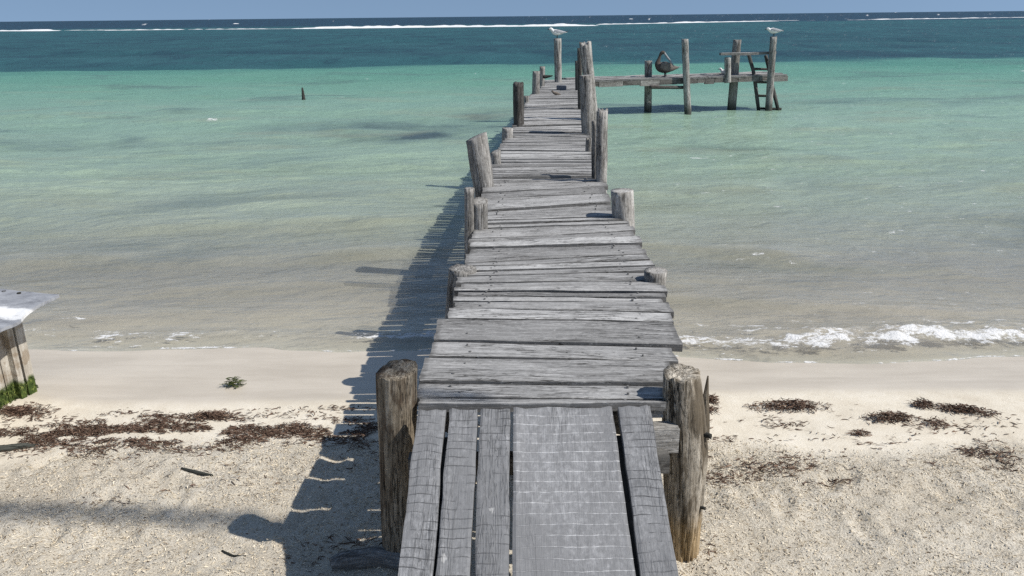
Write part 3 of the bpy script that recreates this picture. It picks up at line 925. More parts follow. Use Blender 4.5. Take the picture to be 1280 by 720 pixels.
# near pair: built as modelled trunks
def near_post(path, mat, label, tone, seed, slant, splits):
    P = []; R = []
    for (px, py, w, Yc) in path:
        c = at_y(px, py, Yc); P.append(c); R.append(w / 2 * depth(c) / FPX)
    mb = MB()
    log(mb, P, R, tone, 84, 130, .07, splits, slant, seed=seed, jag=.012, cf=2.6)
    o = mb.build('post', M[mat], pier, True)
    o['label'] = label
    return o


Yp = 3.60
near_post([(503, 740, 40, Yp), (499, 690, 41, Yp), (497, 600, 44, Yp), (496, 520, 49, Yp), (496, 462, 51, Yp)], 'post_near',
          'rough brown post at the foot of the left side', .5, 5, (.18, .05), .15)
near_post([(852, 745, 36, Yp), (853, 705, 37, Yp), (855, 640, 46, Yp), (856, 560, 55, Yp), (854, 510, 54, Yp), (852, 466, 47, Yp)], 'post_bare',
          'split tan post with a long splinter beside the ramp', .55, 12, (-.05, .05), .26)
mb = MB()
sp0, sp1, sp2 = at_y(880, 548, Yp), at_y(881.5, 505, Yp), at_y(885, 470, Yp)
log(mb, [sp0, sp1, sp2], [.028, .020, .004], .4, 10, 24, .15, .1, seed=3); mb.build('splinter', M['post_bare'], pier, True)
for (px, py, w) in ((880, 543, 10), (873, 633, 7)):
    c = at_y(px, py, Yp - .05); mb = MB()
    log(mb, [c, c + np.array([.03, -.025, .003])], [w / 2600 * 4.1, w / 3600 * 4.1], .1, 12, 6, .15, .1, seed=9); mb.build('knot', M['wet_post'], pier, True)

post(575, 371, .78, 578.5, 335, 35, tone=.5, slant=(.05, .0), crack=.20, rough=.04, jag=.01)
post(599, 300, .85, 600, 251, 20, tone=.5, slant=(0, .3), rough=.1, label='short knobbly half of a forked post')
post(586.5, 305, .82, 586.5, 235, 12, tone=.45, label='thin upright fork of a short post')
post(605, 240, .90, 595, 171, 27, tone=.5, slant=(.28, 0), crack=.16, nz=34, label='thick leaning post with a slanted sawn top')
post(620, 206, DECK, 619.5, 189, 13, tone=.55, slant=(.3, .1))
post(634, 173, DECK, 634.5, 160, 14, tone=.6)
post(648.5, 157, DECK, 648, 104, 13.5, tone=.22, rough=.12, crack=.16, jag=.03, mat='beam', label='dark ragged post on the left side')
post(658, 129, DECK, 658, 120, 6.5, tone=.5)
post(670, 117.5, DECK, 670.5, 89, 9.5, tone=.5)
post(677.5, 108, DECK, 678, 83, 7, tone=.45)
mb = MB(); p = at_y(681, 96, 21.0); q = at_y(691, 94.6, 21.0)
log(mb, [p - np.array([.05, 0, 0]), p, q], [.035, .05, .012], .2, 10, 12, .2, .1, seed=2); mb.build('broken_brace', M['wet_post'], pier, True)
_, pe0, pe1, pe_r = post(698, 103.0, DECK, 697, 48, 9, tone=.6, label='tall end post where a gull perches')
END_TOP = pe1

post(821, 356, .93, 820, 338, 28, tone=.5, slant=(.05, .05), rough=.04, crack=.12)
post(781, 281, .90, 777.5, 238, 28, tone=.66, slant=(-.05, .0), crack=.10, rough=.05)
post(744, 222.5, DECK, 743.8, 151, 8.5, tone=.4)
post(752.5, 233, .90, 753, 138, 14, tone=.6, crack=.14, nz=34, jag=.03)
post(736, 190, DECK, 736.5, 173, 8, tone=.4, rough=.12, jag=.03)
post(737, 168, DECK, 733.5, 94, 18, tone=.52, nz=34, label='thick pale post cut flat beside a taller one')
post(742, 150, DECK, 731.5, 54, 14.5, tone=.62, nz=34, jag=.05, crack=.13, label='tallest leaning post on the right side')
_, k0, k1, kr = post(725.5, 136, DECK, 724.5, 60, 6, tone=.25, mat='beam')
mb = MB(); c = at_y(727, 57.5, k1[1]); log(mb, [c - np.array([0, 0, .08]), c, c + np.array([0, 0, .03])], [.02, .03, .02], .1, 8, 6, seed=4); mb.build('bolt', M['wet_post'], pier, True)
post(722, 113, DECK, 721.5, 76, 5.5, tone=.35, mat='beam')

# ---- side platform at the far end
PA = at(724, 100.9, DECK); PB = at(987.5, 92.6, DECK)
ex = (PB - PA) / np.linalg.norm(PB - PA); eyv = np.array([-ex[1], ex[0], 0])
plen = np.linalg.norm(PB - PA); pw = 1.5
plat = MB()
nb = 7
for j in range(nb):
    a0_ = j * pw / nb + .008; a1_ = (j + 1) * pw / nb - .008
    sL = random.uniform(-.08, .03); sR = random.uniform(-.1, .05)
    zz = DECK + random.uniform(-.012, .012)
    cut = plen * random.uniform(.42, .62)
    for (u0, u1) in ((sL, cut - .006), (cut + .006, plen + sR)):
        A = PA + ex * u0 + eyv * a0_; B = PA + ex * u1 + eyv * a0_; C = PA + ex * u1 + eyv * a1_; Dd = PA + ex * u0 + eyv * a1_
        for q in (A, B, C, Dd): q[2] = zz
        board(plat, A, B, C, Dd, .05, float(np.clip(random.gauss(.6, .2), 0, 1)), nl=40, nw=6, rough=.006, edge=.02, warp=.02, seed=300 + j)
plat.build('side_platform', M['plank'], pier)
fas = MB()
u = 0
while u < plen - .1:
    w_ = random.uniform(.25, .9); w_ = min(w_, plen - .04 - u); hh = random.uniform(.13, .17)
    c = PA + ex * (u + w_ / 2) - eyv * -.045; c[2] = DECK - .052 - hh / 2
    box(fas, c, (w_ - .015, .06, hh), math.atan2(ex[1], ex[0]), random.uniform(-.3, .5)); u += w_
fas.build('fascia_board', M['post'], pier)
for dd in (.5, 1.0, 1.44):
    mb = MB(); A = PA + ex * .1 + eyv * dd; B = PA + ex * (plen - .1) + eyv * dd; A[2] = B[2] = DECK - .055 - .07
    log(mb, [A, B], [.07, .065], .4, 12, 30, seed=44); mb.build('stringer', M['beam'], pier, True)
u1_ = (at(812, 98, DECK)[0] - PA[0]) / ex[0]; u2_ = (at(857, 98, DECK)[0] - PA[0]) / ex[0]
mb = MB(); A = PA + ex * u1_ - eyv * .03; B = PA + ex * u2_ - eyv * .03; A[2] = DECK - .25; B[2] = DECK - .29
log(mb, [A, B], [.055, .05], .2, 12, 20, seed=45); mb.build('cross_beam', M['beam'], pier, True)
Yf = lambda px: (PA + ex * ((at(px, 98, DECK)[0] - PA[0]) / ex[0]))[1]


def ppost(topx, topy, botx, boty, w, off, mat='post', tone=.55, seed=0, bot=None, name='post', zcut=None):
    y = Yf((topx + botx) / 2) + off
    P1 = at_y(topx, topy, y); P0 = at_y(botx, boty, y)
    r = w / 2 * depth(P0) / FPX
    if zcut is not None:     # only the part above deck
        P0 = P1 + (P0 - P1) * ((P1[2] - zcut) / (P1[2] - P0[2]))
    else:
        dv = (P0 - P1) / (P1[2] - P0[2]); P0 = P0 + dv * .9
    mb = MB(); log(mb, [P0, P1], [r * 1.08, r], tone, 16, 30, .07, .1, seed=seed, jag=.02)
    mb.build(name, M[mat], pier, True)
    return P1, r


# rear ones stand behind the front edge, front ones outside it
ppost(810.5, 76, 809.8, 140, 9, .75, tone=.55, seed=1)
ppost(856, 49, 860, 147, 8.2, -.10, tone=.62, seed=2)
ppost(921.5, 50, 914.5, 135, 10, .65, tone=.40, seed=3)
ppost(909.5, 72, 909.5, 96, 8, .10, tone=.66, seed=4, zcut=DECK - .2)
P4_TOP, P4_R = ppost(967, 46, 960.5, 139, 8.2, -.10, tone=.50, seed=5)
yr = Yf(940)
mb = MB(); A = at_y(901.5, 66.4, Yf(905) + .02); B = at_y(971, 64.8, Yf(968) + .02)
board(mb, A, B, B + np.array([0, .20, .0]), A + np.array([0, .20, .0]), .07, .8, nl=30, nw=6, edge=.01, warp=.015, seed=9); mb.build('rail', M['plank'], pier)
# ladder on the front edge
lad = MB()
yl_ = Yf(950) + .35
lp = [at_y(x, y, yl_ + dd) for x, y, dd in ((935.5, 67, .1), (941.5, 88, .0), (944, 104, -.05), (948.5, 140, -.25))]
rp = [at_y(x, y, yl_ + dd) for x, y, dd in ((957, 69, .1), (962, 90, .0), (965.5, 108, -.05), (973.5, 141, -.25))]
log(lad, lp, [.055, .055, .06, .055], .35, 12, 30, .1, .1, seed=7)
log(lad, rp, [.055, .055, .06, .055], .25, 12, 30, .1, .1, seed=8)
ladder = lad.build('ladder', M['beam'], pier, True)


def lerp_path(path, py0, pts):
    ysx = [q[1] for q in pts]; i = [np.interp(py0, ysx, [p[k] for p in path]) for k in range(3)]; return np.array(i)


lq = [(0, 67), (0, 88), (0, 104), (0, 140)]; rq = [(0, 69), (0, 90), (0, 108), (0, 141)]
for py in (86, 102.5, 119.5, 135.5):
    A = lerp_path(lp, py, lq); B = lerp_path(rp, py + .6, rq)
    if py > 130: B = B + (B - A) * .18
    mb = MB(); log(mb, [A, B], [.038, .036], .3, 10, 12, .1, .05, seed=int(py)); mb.build('rung', M['wet_post'] if py > 110 else M['beam'], ladder, True)

# ------------------------------------------------------------------ small things on the pier
p = at(702, 112.3, DECK)
bk = empty('concrete_block', (p[0], p[1] + .06, DECK + .005))
tag(bk, 'small flat dark grey block on the deck boards near the far end', 'block')
mb = MB(); hx, hy, hz = .125, .07, .05
v = []
for z_, ins in ((0, 0), (hz * 2 - .012, 0), (hz * 2, .01)):
    v += [(-hx + ins, -hy + ins, z_), (hx - ins, -hy + ins, z_), (hx - ins, hy - ins, z_), (-hx + ins, hy - ins, z_)]
f = [(3, 2, 1, 0), (8, 9, 10, 11)] + [(a + i, a + (i + 1) % 4, a + 4 + (i + 1) % 4, a + 4 + i) for a in (0, 4) for i in range(4)]
mb.add(v, f); mb.build('block_body', M['block'], bk, local=True)


def leg_mesh(x, y, z0, z1, r, toe, xtop=None):
    mb = MB(); xt = x if xtop is None else xtop
    loft(mb, [((xt, y, z1), r * 1.5, r * 1.5), (((x + xt) / 2, y, (z0 + z1) / 2), r, r), ((x, y, z0 + r), r, r), ((x, y, z0), r * 1.1, r * 1.1)], 8, up=(1, 0, 0))
    for a in (-.45, 0, .45):
        e = np.array([x - toe * math.cos(a), y + toe * math.sin(a), z0 + r * .3])
        loft(mb, [((x, y, z0 + r * .8), r * .9, r * .6), (tuple((np.array([x, y, z0 + r * .5]) + e) / 2), r * .8, r * .5), (tuple(e), r * .4, r * .25)], 6)
    if toe > .05:   # web
        pts = [(x, y, z0 + r)] + [(x - toe * .9 * math.cos(a), y + toe * .9 * math.sin(a), z0 + r * .45) for a in (-.45, 0, .45)]
        mb.add(pts, [(0, 1, 2), (0, 2, 3)])
    return mb


def wing_mesh(pts, side, thick):
    """folded wing: outline points (x, z, y offset) with thickness, lofted as a shell over the flank"""
    mb = MB(); loft(mb, [((x, side * y, z), thick, h) for x, z, y, h in pts], 12); return mb


# pelican: body faces -x, bill laid back over the shoulder
p = at_y(831.5, 97.0, Yf(831) + .45); p[2] = DECK + .012
pel = empty('pelican', p)
tag(pel, 'brown pelican resting on the side platform with its long bill tucked down over its back', 'bird')
mb = MB()
loft(mb, [((.31, 0, .235), .05, .03), ((.20, 0, .24), .10, .085), ((.08, 0, .255), .15, .145), ((-.06, 0, .27), .16, .165), ((-.17, 0, .295), .13, .15),
          ((-.24, 0, .37), .08, .10), ((-.235, 0, .45), .055, .068), ((-.215, 0, .525), .042, .048), ((-.195, 0, .595), .038, .042), ((-.165, 0, .665), .046, .046),
          ((-.120, 0, .705), .056, .054), ((-.065, 0, .690), .044, .042), ((-.03, 0, .655), .025, .022)], 18, up=(0, 0, 1))
mb.build('body', M['pelican'], pel, True, True)
mb = MB()
loft(mb, [((-.065, -.01, .69), .034, .036), ((-.01, -.04, .61), .028, .032), ((.07, -.12, .50), .026, .030), ((.145, -.19, .39), .022, .024), ((.21, -.22, .30), .010, .010)], 12)
mb.build('bill', M['bill'], pel, True, True)
for sd in (-1, 1):
    mb = wing_mesh([(-.17, .33, .11, .08), (-.08, .31, .15, .12), (.05, .29, .15, .13), (.18, .265, .105, .09), (.30, .26, .055, .05), (.39, .265, .025, .018)], sd, .03)
    mb.build('wing', M['pelican_dark'], pel, True, True)
    leg_mesh(-.005 + sd * .03, sd * .055, 0, .14, .016, .09).build('leg', M['gull_dark'], pel, True, True)
mb = MB(); loft(mb, [((.26, 0, .22), .05, .018), ((.37, 0, .265), .07, .012), ((.46, 0, .305), .06, .006)], 10); mb.build('tail', M['gull_grey'], pel, True, True)


def gull(loc, rz, label, sc=1.0, head_up=0.0, squat=False):
    g = empty('seagull', loc, rz); tag(g, label, 'bird', 'gulls perched on the far end of the pier')
    lz = .075 if not squat else .02
    S = lambda st: [((x * sc, y * sc, (z + lz) * sc), w * sc, h * sc) for (x, y, z), w, h in st]
    mb = MB(); hu = head_up
    loft(mb, S([((.17, 0, .045), .02, .008), ((.10, 0, .045), .040, .028), ((.02, 0, .05), .062, .060), ((-.06, 0, .06), .062, .066), ((-.115, 0, .085 + hu * .4), .042, .044),
                ((-.140, 0, .115 + hu), .036, .035), ((-.165, 0, .130 + hu), .036, .034), ((-.195, 0, .128 + hu), .024, .022), ((-.208, 0, .124 + hu), .010, .010)]), 14)
    mb.build('body', M['gull_white'], g, True, True)
    mb = MB(); loft(mb, S([((-.198, 0, .126 + hu), .011, .012), ((-.225, 0, .121 + hu), .008, .009), ((-.250, 0, .113 + hu), .003, .004)]), 8); mb.build('bill', M['gull_dark'], g, True, True)
    for sd in (-1, 1):
        mb = MB(); loft(mb, S([((-.095, sd * .035, .075), .016, .03), ((-.03, sd * .052, .075), .016, .044), ((.06, sd * .045, .065), .014, .036), ((.14, sd * .03, .06), .010, .020), ((.185, sd * .02, .062), .006, .010)]), 10)
        w = mb.build('wing', M['gull_grey'], g, True, True)
        mb = MB(); loft(mb, S([((.15, sd * .026, .061), .009, .016), ((.20, sd * .012, .066), .006, .009), ((.255, sd * .004, .074), .002, .003)]), 8); mb.build('wing_tip', M['gull_dark'], w, True, True)
        mb = leg_mesh(-.01 * sc, sd * .022 * sc, 0, (lz + .02) * sc, .006 * sc, .035 * sc); mb.build('leg', M['gull_dark'], g, True, True)
        mb = MB(); loft(mb, S([((-.176, sd * .0335, .138 + hu), .003, .0045), ((-.170, sd * .0355, .138 + hu), .003, .0055), ((-.164, sd * .0335, .138 + hu), .003, .0045)]), 6); mb.build('eye', M['gull_dark'], g, True, True)
    mb = MB(); loft(mb, S([((.13, 0, .045), .022, .007), ((.19, 0, .048), .028, .005), ((.225, 0, .05), .026, .003)]), 8); mb.build('tail', M['gull_white'], g, True, True)
    return g


gull((END_TOP[0], END_TOP[1], END_TOP[2] + .004), .25, 'white gull with grey wings perched on the tall end post of the walkway', 1.22, .0)
gull((P4_TOP[0] + .01, P4_TOP[1], P4_TOP[2] + .012), .12, 'white gull hunched on the post above the ladder, rightmost bird', 1.25, -.03)
p = at_y(906, 97, Yf(906) + .62); gull((p[0], p[1], DECK + .014), .1, 'gull sitting low on the side platform, mostly hidden behind a short post', 1.0, .02, True)

# small brown bird crouched on the deck
p = at(695, 120.2, DECK)
sb = empty('small_bird', (p[0], p[1] + .05, DECK + .004), .2)
tag(sb, 'small brown bird crouching on the deck boards in front of the grey block', 'bird')
mb = MB()
loft(mb, [((.12, 0, .03), .015, .006), ((.07, 0, .04), .03, .02), ((.01, 0, .055), .04, .038), ((-.04, 0, .068), .035, .035), ((-.07, 0, .09), .024, .024), ((-.088, 0, .108), .024, .023), ((-.106, 0, .106), .012, .012)], 12)
mb.build('body', M['bird_brown'], sb, True, True)
mb = MB(); loft(mb, [((-.10, 0, .106), .007, .007), ((-.12, 0, .10), .004, .004), ((-.135, 0, .094), .0016, .0016)], 8); mb.build('bill', M['gull_dark'], sb, True, True)
for sd in (-1, 1):
    mb = MB(); loft(mb, [((-.03, sd * .03, .06), .010, .02), ((.03, sd * .034, .052), .010, .026), ((.09, sd * .018, .042), .006, .012), ((.125, sd * .008, .038), .003, .004)], 8); mb.build('wing', M['bird_brown'], sb, True, True)
    leg_mesh(.0, sd * .015, 0, .035, .004, .02).build('leg', M['gull_dark'], sb, True, True)

# stake in the water
p = at(379.5, 124, SEA)
st_ = MB(); t0 = at_y(377.8, 109.5, p[1] + .05)
log(st_, [p - np.array([0, 0, .8]), p, p + (t0 - p) * .75, t0], [.075, .07, .042, .03], .4, 14, 26, .12, .1, seed=31)
o = st_.build('wooden_stake', M['wet_post'], None, True)
tag(o, 'thin dark stake sticking out of the green water left of the pier', 'stake')

# ------------------------------------------------------------------ low hut at the left
hut = empty('low_hut', (-4.5, 5.4, 0))
tag(hut, 'low weathered board hut under a wavy grey sheet roof with green algae on its foot', 'hut')
# wall corners (far right corner is the one seen)
c1 = at(40.5, 489, -.03); c1 = np.array([c1[0], c1[1], 0])
dirn = np.array([-.26, -1.0, 0]); dirn /= np.linalg.norm(dirn); nrm_in = np.array([dirn[1], -dirn[0], 0])
if nrm_in[0] > 0: nrm_in = -nrm_in
wall_h = .735
mb = MB()
Lw_, Dw_ = 1.7, 1.25
cs = [c1, c1 + dirn * Lw_, c1 + dirn * Lw_ + nrm_in * Dw_, c1 + nrm_in * Dw_]
for k in range(4):
    a_, b_ = cs[k], cs[(k + 1) % 4]; e_ = (b_ - a_); L_ = np.linalg.norm(e_); e_ /= L_; u = .07 if k == 0 else 0
    rot = math.atan2(e_[1], e_[0])
    nin = np.array([-e_[1], e_[0], 0]); cen = sum(cs) / 4
    if np.dot(nin, cen - a_) < 0: nin = -nin
    while u < L_ - .02:
        w_ = min(random.uniform(.13, .19), L_ - u)
        cc = a_ + e_ * (u + w_ / 2) + nin * (.03 + random.uniform(-.004, .004)); cc[2] = (wall_h + random.uniform(-.02, .0)) / 2 - .14
        box(mb, cc, (w_ - .006, .035, wall_h + .3), rot); u += w_
mb.build('wall', M['hut_wall'], hut)
mb = MB()
e_ = dirn
for off_, w_ in ((-.012, .075), (.085, .05)):
    cc = c1 + e_ * (off_ + w_ / 2) - nrm_in * .012; cc[2] = wall_h / 2 - .12
    box(mb, cc, (w_, .05, wall_h + .24), math.atan2(e_[1], e_[0]))
mb.build('corner_board', M['hut_wall'], hut)
mb = MB(); cc = c1 + e_ * .95 - nrm_in * .010; cc[2] = .24
box(mb, cc, (.62, .03, .46), math.atan2(e_[1], e_[0])); mb.build('door', M['hut_door'], hut)
# roof: wavy sheet with thickness
rz0 = .78
tip = at(70, 369, rz0); bl = at(0, 362, rz0 + .01); fr = at(0, 416.5, rz0 - .03)
er = (fr - tip) / np.linalg.norm(fr - tip); eb = (bl - tip); eb /= np.linalg.norm(eb)
n1, n2 = 44, 40
P = np.zeros((n1, n2, 3)); Lr, Lb = 2.2, 1.75
for i in range(n1):
    for j in range(n2):
        a_ = i / (n1 - 1) * Lr; b_ = j / (n2 - 1) * Lb
        q = tip + er * a_ + eb * b_
        P[i, j] = q
aa = np.linspace(0, Lr, n1)[:, None]; bb_ = np.linspace(0, Lb, n2)[None]
P[..., 2] += .018 * fbm(aa * 3 + 0 * bb_, bb_ * 3 + 0 * aa, oct=3, seed=21) - .020 * np.exp(-((aa - .28) / .16) ** 2) * np.exp(-(bb_ / .35) ** 2) + .014 * np.sin(aa * 9 + 1) * np.exp(-(bb_ / .25) ** 2)
P[..., 0] += np.exp(-(bb_ / .2) ** 2) * (.025 * vnoise(aa * 4, 0 * aa, seed=5) - .05 * np.exp(-((aa - .3) / .15) ** 2))
Q = P - np.array([0, 0, .022])
mb = MB(); mb.add(np.concatenate([P.reshape(-1, 3), Q.reshape(-1, 3)]), closed_sheet(n1, n2, P, Q))
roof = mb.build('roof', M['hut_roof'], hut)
for (px, py) in ((5, 364.5), (24, 366.5)):
    c = at(px, py + 1, rz0 + .005); mb = MB(); log(mb, [c - np.array([0, 0, .02]), c + np.array([0, 0, .012])], [.018, .014], .1, 10, 5, .2, .05, seed=int(px)); mb.build('nail_head', M['wet_post'], roof, True)


# ------------------------------------------------------------------ strands: seaweed, litter
def strands(n, xy, length, width, lift, tone, curl=1.2, segs=4, rs=None, zoff=0.0, dirbias=None):
    """n bent ribbons lying on the ground, all in one mesh. xy (n,2); arrays for the rest"""
    rs = rs or RNG
    X, Y = xy[:, 0], xy[:, 1]
    th = rs.uniform(0, 2 * math.pi, n) if dirbias is None else rs.normal(dirbias[0], dirbias[1], n) + math.pi * rs.integers(0, 2, n)
    cu = rs.normal(0, curl, n); k = segs + 1
    V = np.zeros((n, k, 2, 3)); px, py = X.copy(), Y.copy()
    ph = rs.uniform(0, 6.28, n); tw = rs.normal(0, .9, n); li = np.abs(rs.normal(0, 1, n)) * lift
    for i in range(k):
        t = i / segs; a = th + cu * (t - .5)
        if i: px = px + np.cos(a) * length / segs; py = py + np.sin(a) * length / segs
        z = ground_z(px, py) + zoff + .002 + li * (0.25 + .75 * np.abs(np.sin(ph + t * 3.1)))
        w = width * (1 - .75 * abs(2 * t - 1) ** 2.5) / 2
        nx, ny = -np.sin(a), np.cos(a); tl = tw + .8 * t
        for s_, sg in ((0, -1), (1, 1)):
            V[:, i, s_, 0] = px + sg * w * nx * np.cos(tl); V[:, i, s_, 1] = py + sg * w * ny * np.cos(tl); V[:, i, s_, 2] = z + sg * w * np.sin(tl) + w * .5
    base = (np.arange(n) * k * 2)[:, None]
    F = []
    for i in range(segs):
        F.append(np.stack([base[:, 0] + i * 2, base[:, 0] + i * 2 + 1, base[:, 0] + i * 2 + 3, base[:, 0] + i * 2 + 2], -1))
    return V.reshape(-1, 3), np.concatenate(F), np.repeat(tone, k * 2)


def pick(n, fn, x0, x1, y0, y1, rs):
    out = []
    tot = 0
    while tot < n:
        q = np.stack([rs.uniform(x0, x1, n * 2), rs.uniform(y0, y1, n * 2)], -1)
        keep = rs.uniform(0, 1, len(q)) < fn(q[:, 0], q[:, 1])
        q = q[keep]; out.append(q); tot += len(q)
        if len(out) > 60: break
    return np.concatenate(out)[:n]


def strand_obj(name, parts, mat):
    vs, fs, ts, n0 = [], [], [], 0
    for v, f, t in parts:
        vs.append(v); fs.append(f + n0); ts.append(t); n0 += len(v)
    return mesh_obj(name, np.concatenate(vs), np.concatenate(fs), M[mat], None, {'tone': np.concatenate(ts)})


# dry pale litter over the upper beach
rs = np.random.default_rng(21)
hut_clear = lambda x, y: np.where((x < -3.75) & (y > 4.0), 0.0, 1.0)
fn = lambda x, y: np.clip(rough_mask(x, y) * (.35 + .9 * np.clip(.5 + 1.1 * fbm(x * 1.3, y * 1.6, oct=3, seed=61), 0, 1)), 0, 1) * hut_clear(x, y)
q = pick(58000, fn, -5.5, 5.5, 2.9, 5.2, rs); n = len(q)
tone = np.clip(rs.beta(5, 2.0, n) - (rs.uniform(0, 1, n) < .10) * .7, 0, 1)
lit1 = strands(n, q, rs.uniform(.007, .028, n), rs.uniform(.0028, .0065, n), .004, tone, 1.6, 3, rs)
o = strand_obj('dry_seagrass_litter', [lit1], 'litter')
tag(o, 'pale dry seagrass flakes strewn over the upper sand', 'seagrass litter', None, 'stuff')

# dark wrack: band along the left, patches at the right
def px_blob(px, py, rx, ry):
    c = at(px, py, -.03); s_ = depth(c) / FPX; e2 = abs(at(px, py - ry, -.03)[1] - at(px, py + ry, -.03)[1]) / 2
    return c[0], c[1], rx * s_, e2


blobs = [(60, 545, 130, 13, 1.0), (150, 558, 50, 14, .9), (120, 540, 80, 10, .9), (200, 530, 60, 8, .35), (235, 548, 30, 10, .6), (300, 540, 90, 12, .95), (290, 552, 70, 8, .6),
         (390, 537, 60, 9, .8), (15, 512, 40, 5, .8), (30, 518, 25, 3, .6), (140, 516, 30, 4, .6), (200, 519, 26, 3, .7), (260, 521, 40, 4, .75), (400, 524, 20, 3, .5), (425, 508, 30, 2, .5),
         (160, 522, 120, 3, .25), (420, 545, 50, 10, .45), (455, 538, 20, 20, .9), (460, 520, 18, 6, .5), (240, 605, 70, 10, .10), (270, 612, 26, 7, .28), (140, 630, 30, 5, .16), (200, 567, 80, 3, .35),
         (945, 562, 34, 9, .50), (975, 580, 45, 12, .55), (940, 590, 45, 8, .35), (1205, 567, 45, 16, .75), (1240, 575, 35, 12, .4), (900, 600, 30, 8, .3), (1050, 600, 14, 4, .5), (1020, 607, 24, 3, .3),
         (1000, 526, 100, 3, .14), (1100, 533, 120, 4, .22), (1200, 534, 80, 3, .16), (1250, 553, 60, 4, .25), (880, 585, 14, 20, .4), (890, 540, 20, 30, .14), (885, 690, 18, 12, .25), (985, 531, 22, 2.5, .5),
         (930, 553, 80, 5, .14), (1060, 556, 90, 6, .10), (400, 690, 40, 30, .12), (470, 680, 18, 14, .30), (320, 580, 140, 16, .05)]
rs = np.random.default_rng(33)
blobs += [(220, 542, 260, 16, .22), (120, 530, 190, 12, .20), (330, 536, 160, 14, .30), (75, 553, 120, 10, .45), (230, 515, 230, 6, .10), (1080, 555, 200, 20, .05), (1000, 520, 150, 10, .05)]
parts = []
for px, py, rx, ry, den in blobs:
    cx, cy, ax, ay = px_blob(px, py, rx, ry)
    n = int(den * ax * ay * math.pi * 6200) + 6
    q = rs.normal(0, .72, (n, 2)); q = np.stack([cx + q[:, 0] * ax, cy + q[:, 1] * ay], -1)
    kp = (fbm(q[:, 0] * 4.2, q[:, 1] * 9, oct=4, seed=68) > -.10 + (.1 if den < .3 else 0)) & (hut_clear(q[:, 0], q[:, 1]) > 0)
    q = q[kp]; n = len(q)
    if n == 0: continue
    parts.append(strands(n, q, rs.uniform(.015, .065, n), rs.uniform(.003, .009, n), .009 * (.5 + den), np.clip(rs.beta(2, 3.2, n), 0, 1), 1.5, 4, rs, dirbias=(0, .55)))
o = strand_obj('seaweed_wrack', parts, 'seaweed')
tag(o, 'dark brown seaweed wrack strewn in bands along the tide line', 'seaweed', None, 'stuff')


def clump(name, px, py, rx, hgt, n, label, mat='seaweed', cat='seaweed', tilt=0.0, seed=0, group='seaweed clumps on the upper beach', tone=(2, 3)):
    rs = np.random.default_rng(seed + 500)
    c = at(px, py, -.045); s_ = depth(c) / FPX; ax = rx * s_; ay = max(.05, ax * .30)
    q = np.clip(rs.normal(0, .42, (n, 2)), -.95, .95); r_ = np.sqrt((q ** 2).sum(1))
    X = c[0] + q[:, 0] * ax; Y = c[1] + q[:, 1] * ay + tilt * q[:, 0] * ax
    xy = np.stack([X, Y], -1)
    v, f, t = strands(n, xy, rs.uniform(.02, .07, n), rs.uniform(.003, .008, n), .008, rs.beta(tone[0], tone[1], n), 1.6, 4, rs)
    pile = np.exp(-(r_ / .75) ** 2) * hgt * rs.uniform(0, 1, n)
    v[:, 2] += np.repeat(pile, 10)
    gz = float(ground_z(c[0], c[1]))
    v = v - np.array([c[0], c[1], gz])
    o = mesh_obj(name, v, f, M[mat], None, {'tone': t}); o.location = (c[0], c[1], gz)
    tag(o, label, cat, group); return o


clump('seaweed_clump', 987, 509, 52, .055, 714, 'long dark ridge of dry seaweed on the sand just right of the split post', seed=1)
clump('seaweed_clump', 1113, 526, 36, .06, 442, 'tufted seaweed clump with upright strands, third from the right edge', seed=2)
clump('seaweed_clump', 1205, 516, 38, .05, 544, 'dark slanting seaweed heap nearest the right edge of the beach', tilt=-.35, seed=3)
clump('seaweed_clump', 1152, 508, 13, .05, 204, 'small round seaweed lump between the two larger heaps at right', seed=4)
clump('seaweed_clump', 886, 501, 10, .06, 255, 'compact dark seaweed lump close behind the split tan post', seed=5)
clump('seaweed_clump', 1168, 532, 14, .035, 110, 'brown seaweed lump lying below the small round one at right', seed=6, tone=(3, 3))
clump('seaweed_clump', 1075, 547, 13, .025, 90, 'little reddish brown seaweed tuft on the edge of the rough sand', seed=7, tone=(4, 3))
clump('seaweed_clump', 888, 514, 12, .03, 90, 'thin seaweed patch below the compact lump beside the split post', seed=8)
clump('seaweed_clump', 22, 516, 36, .035, 442, 'dark seaweed clump on the sand in front of the low hut', seed=9)
clump('seaweed_clump', 263, 521, 34, .03, 442, 'flat seaweed strip on the sand nearest below the green weed', seed=10)
clump('green_weed_clump', 291, 478, 13, .085, 200, 'green seaweed tuft alone on the wet sand left of the pier', 'green_weed', 'seaweed', seed=11, group=None, tone=(2, 2))

# algae tufts on the hut foot
rs = np.random.default_rng(77); mb = MB()
for i in range(700):
    u = rs.uniform(-.02, 1.6); z0_ = rs.uniform(-.03, .12) ; b = c1 + dirn * u - nrm_in * (.030 if u < .14 else .0)
    w_ = rs.uniform(.002, .005); L_ = rs.uniform(.008, .026); o_ = -nrm_in * rs.uniform(.003, .009); s_ = dirn * w_ + np.array([0, 0, rs.normal(0, .004)])
    a_ = b + np.array([0, 0, z0_]); tipp = a_ + o_ + np.array([0, 0, -L_]) + dirn * rs.normal(0, .01)
    mb.add([a_ - s_, a_ + s_, (a_ + tipp) / 2 + o_ + s_ * .8, (a_ + tipp) / 2 + o_ - s_ * .8, tipp], [(0, 1, 2, 3), (3, 2, 4)], None, float(rs.beta(2, 3)))
mb.build('algae', M['green_weed'], hut)

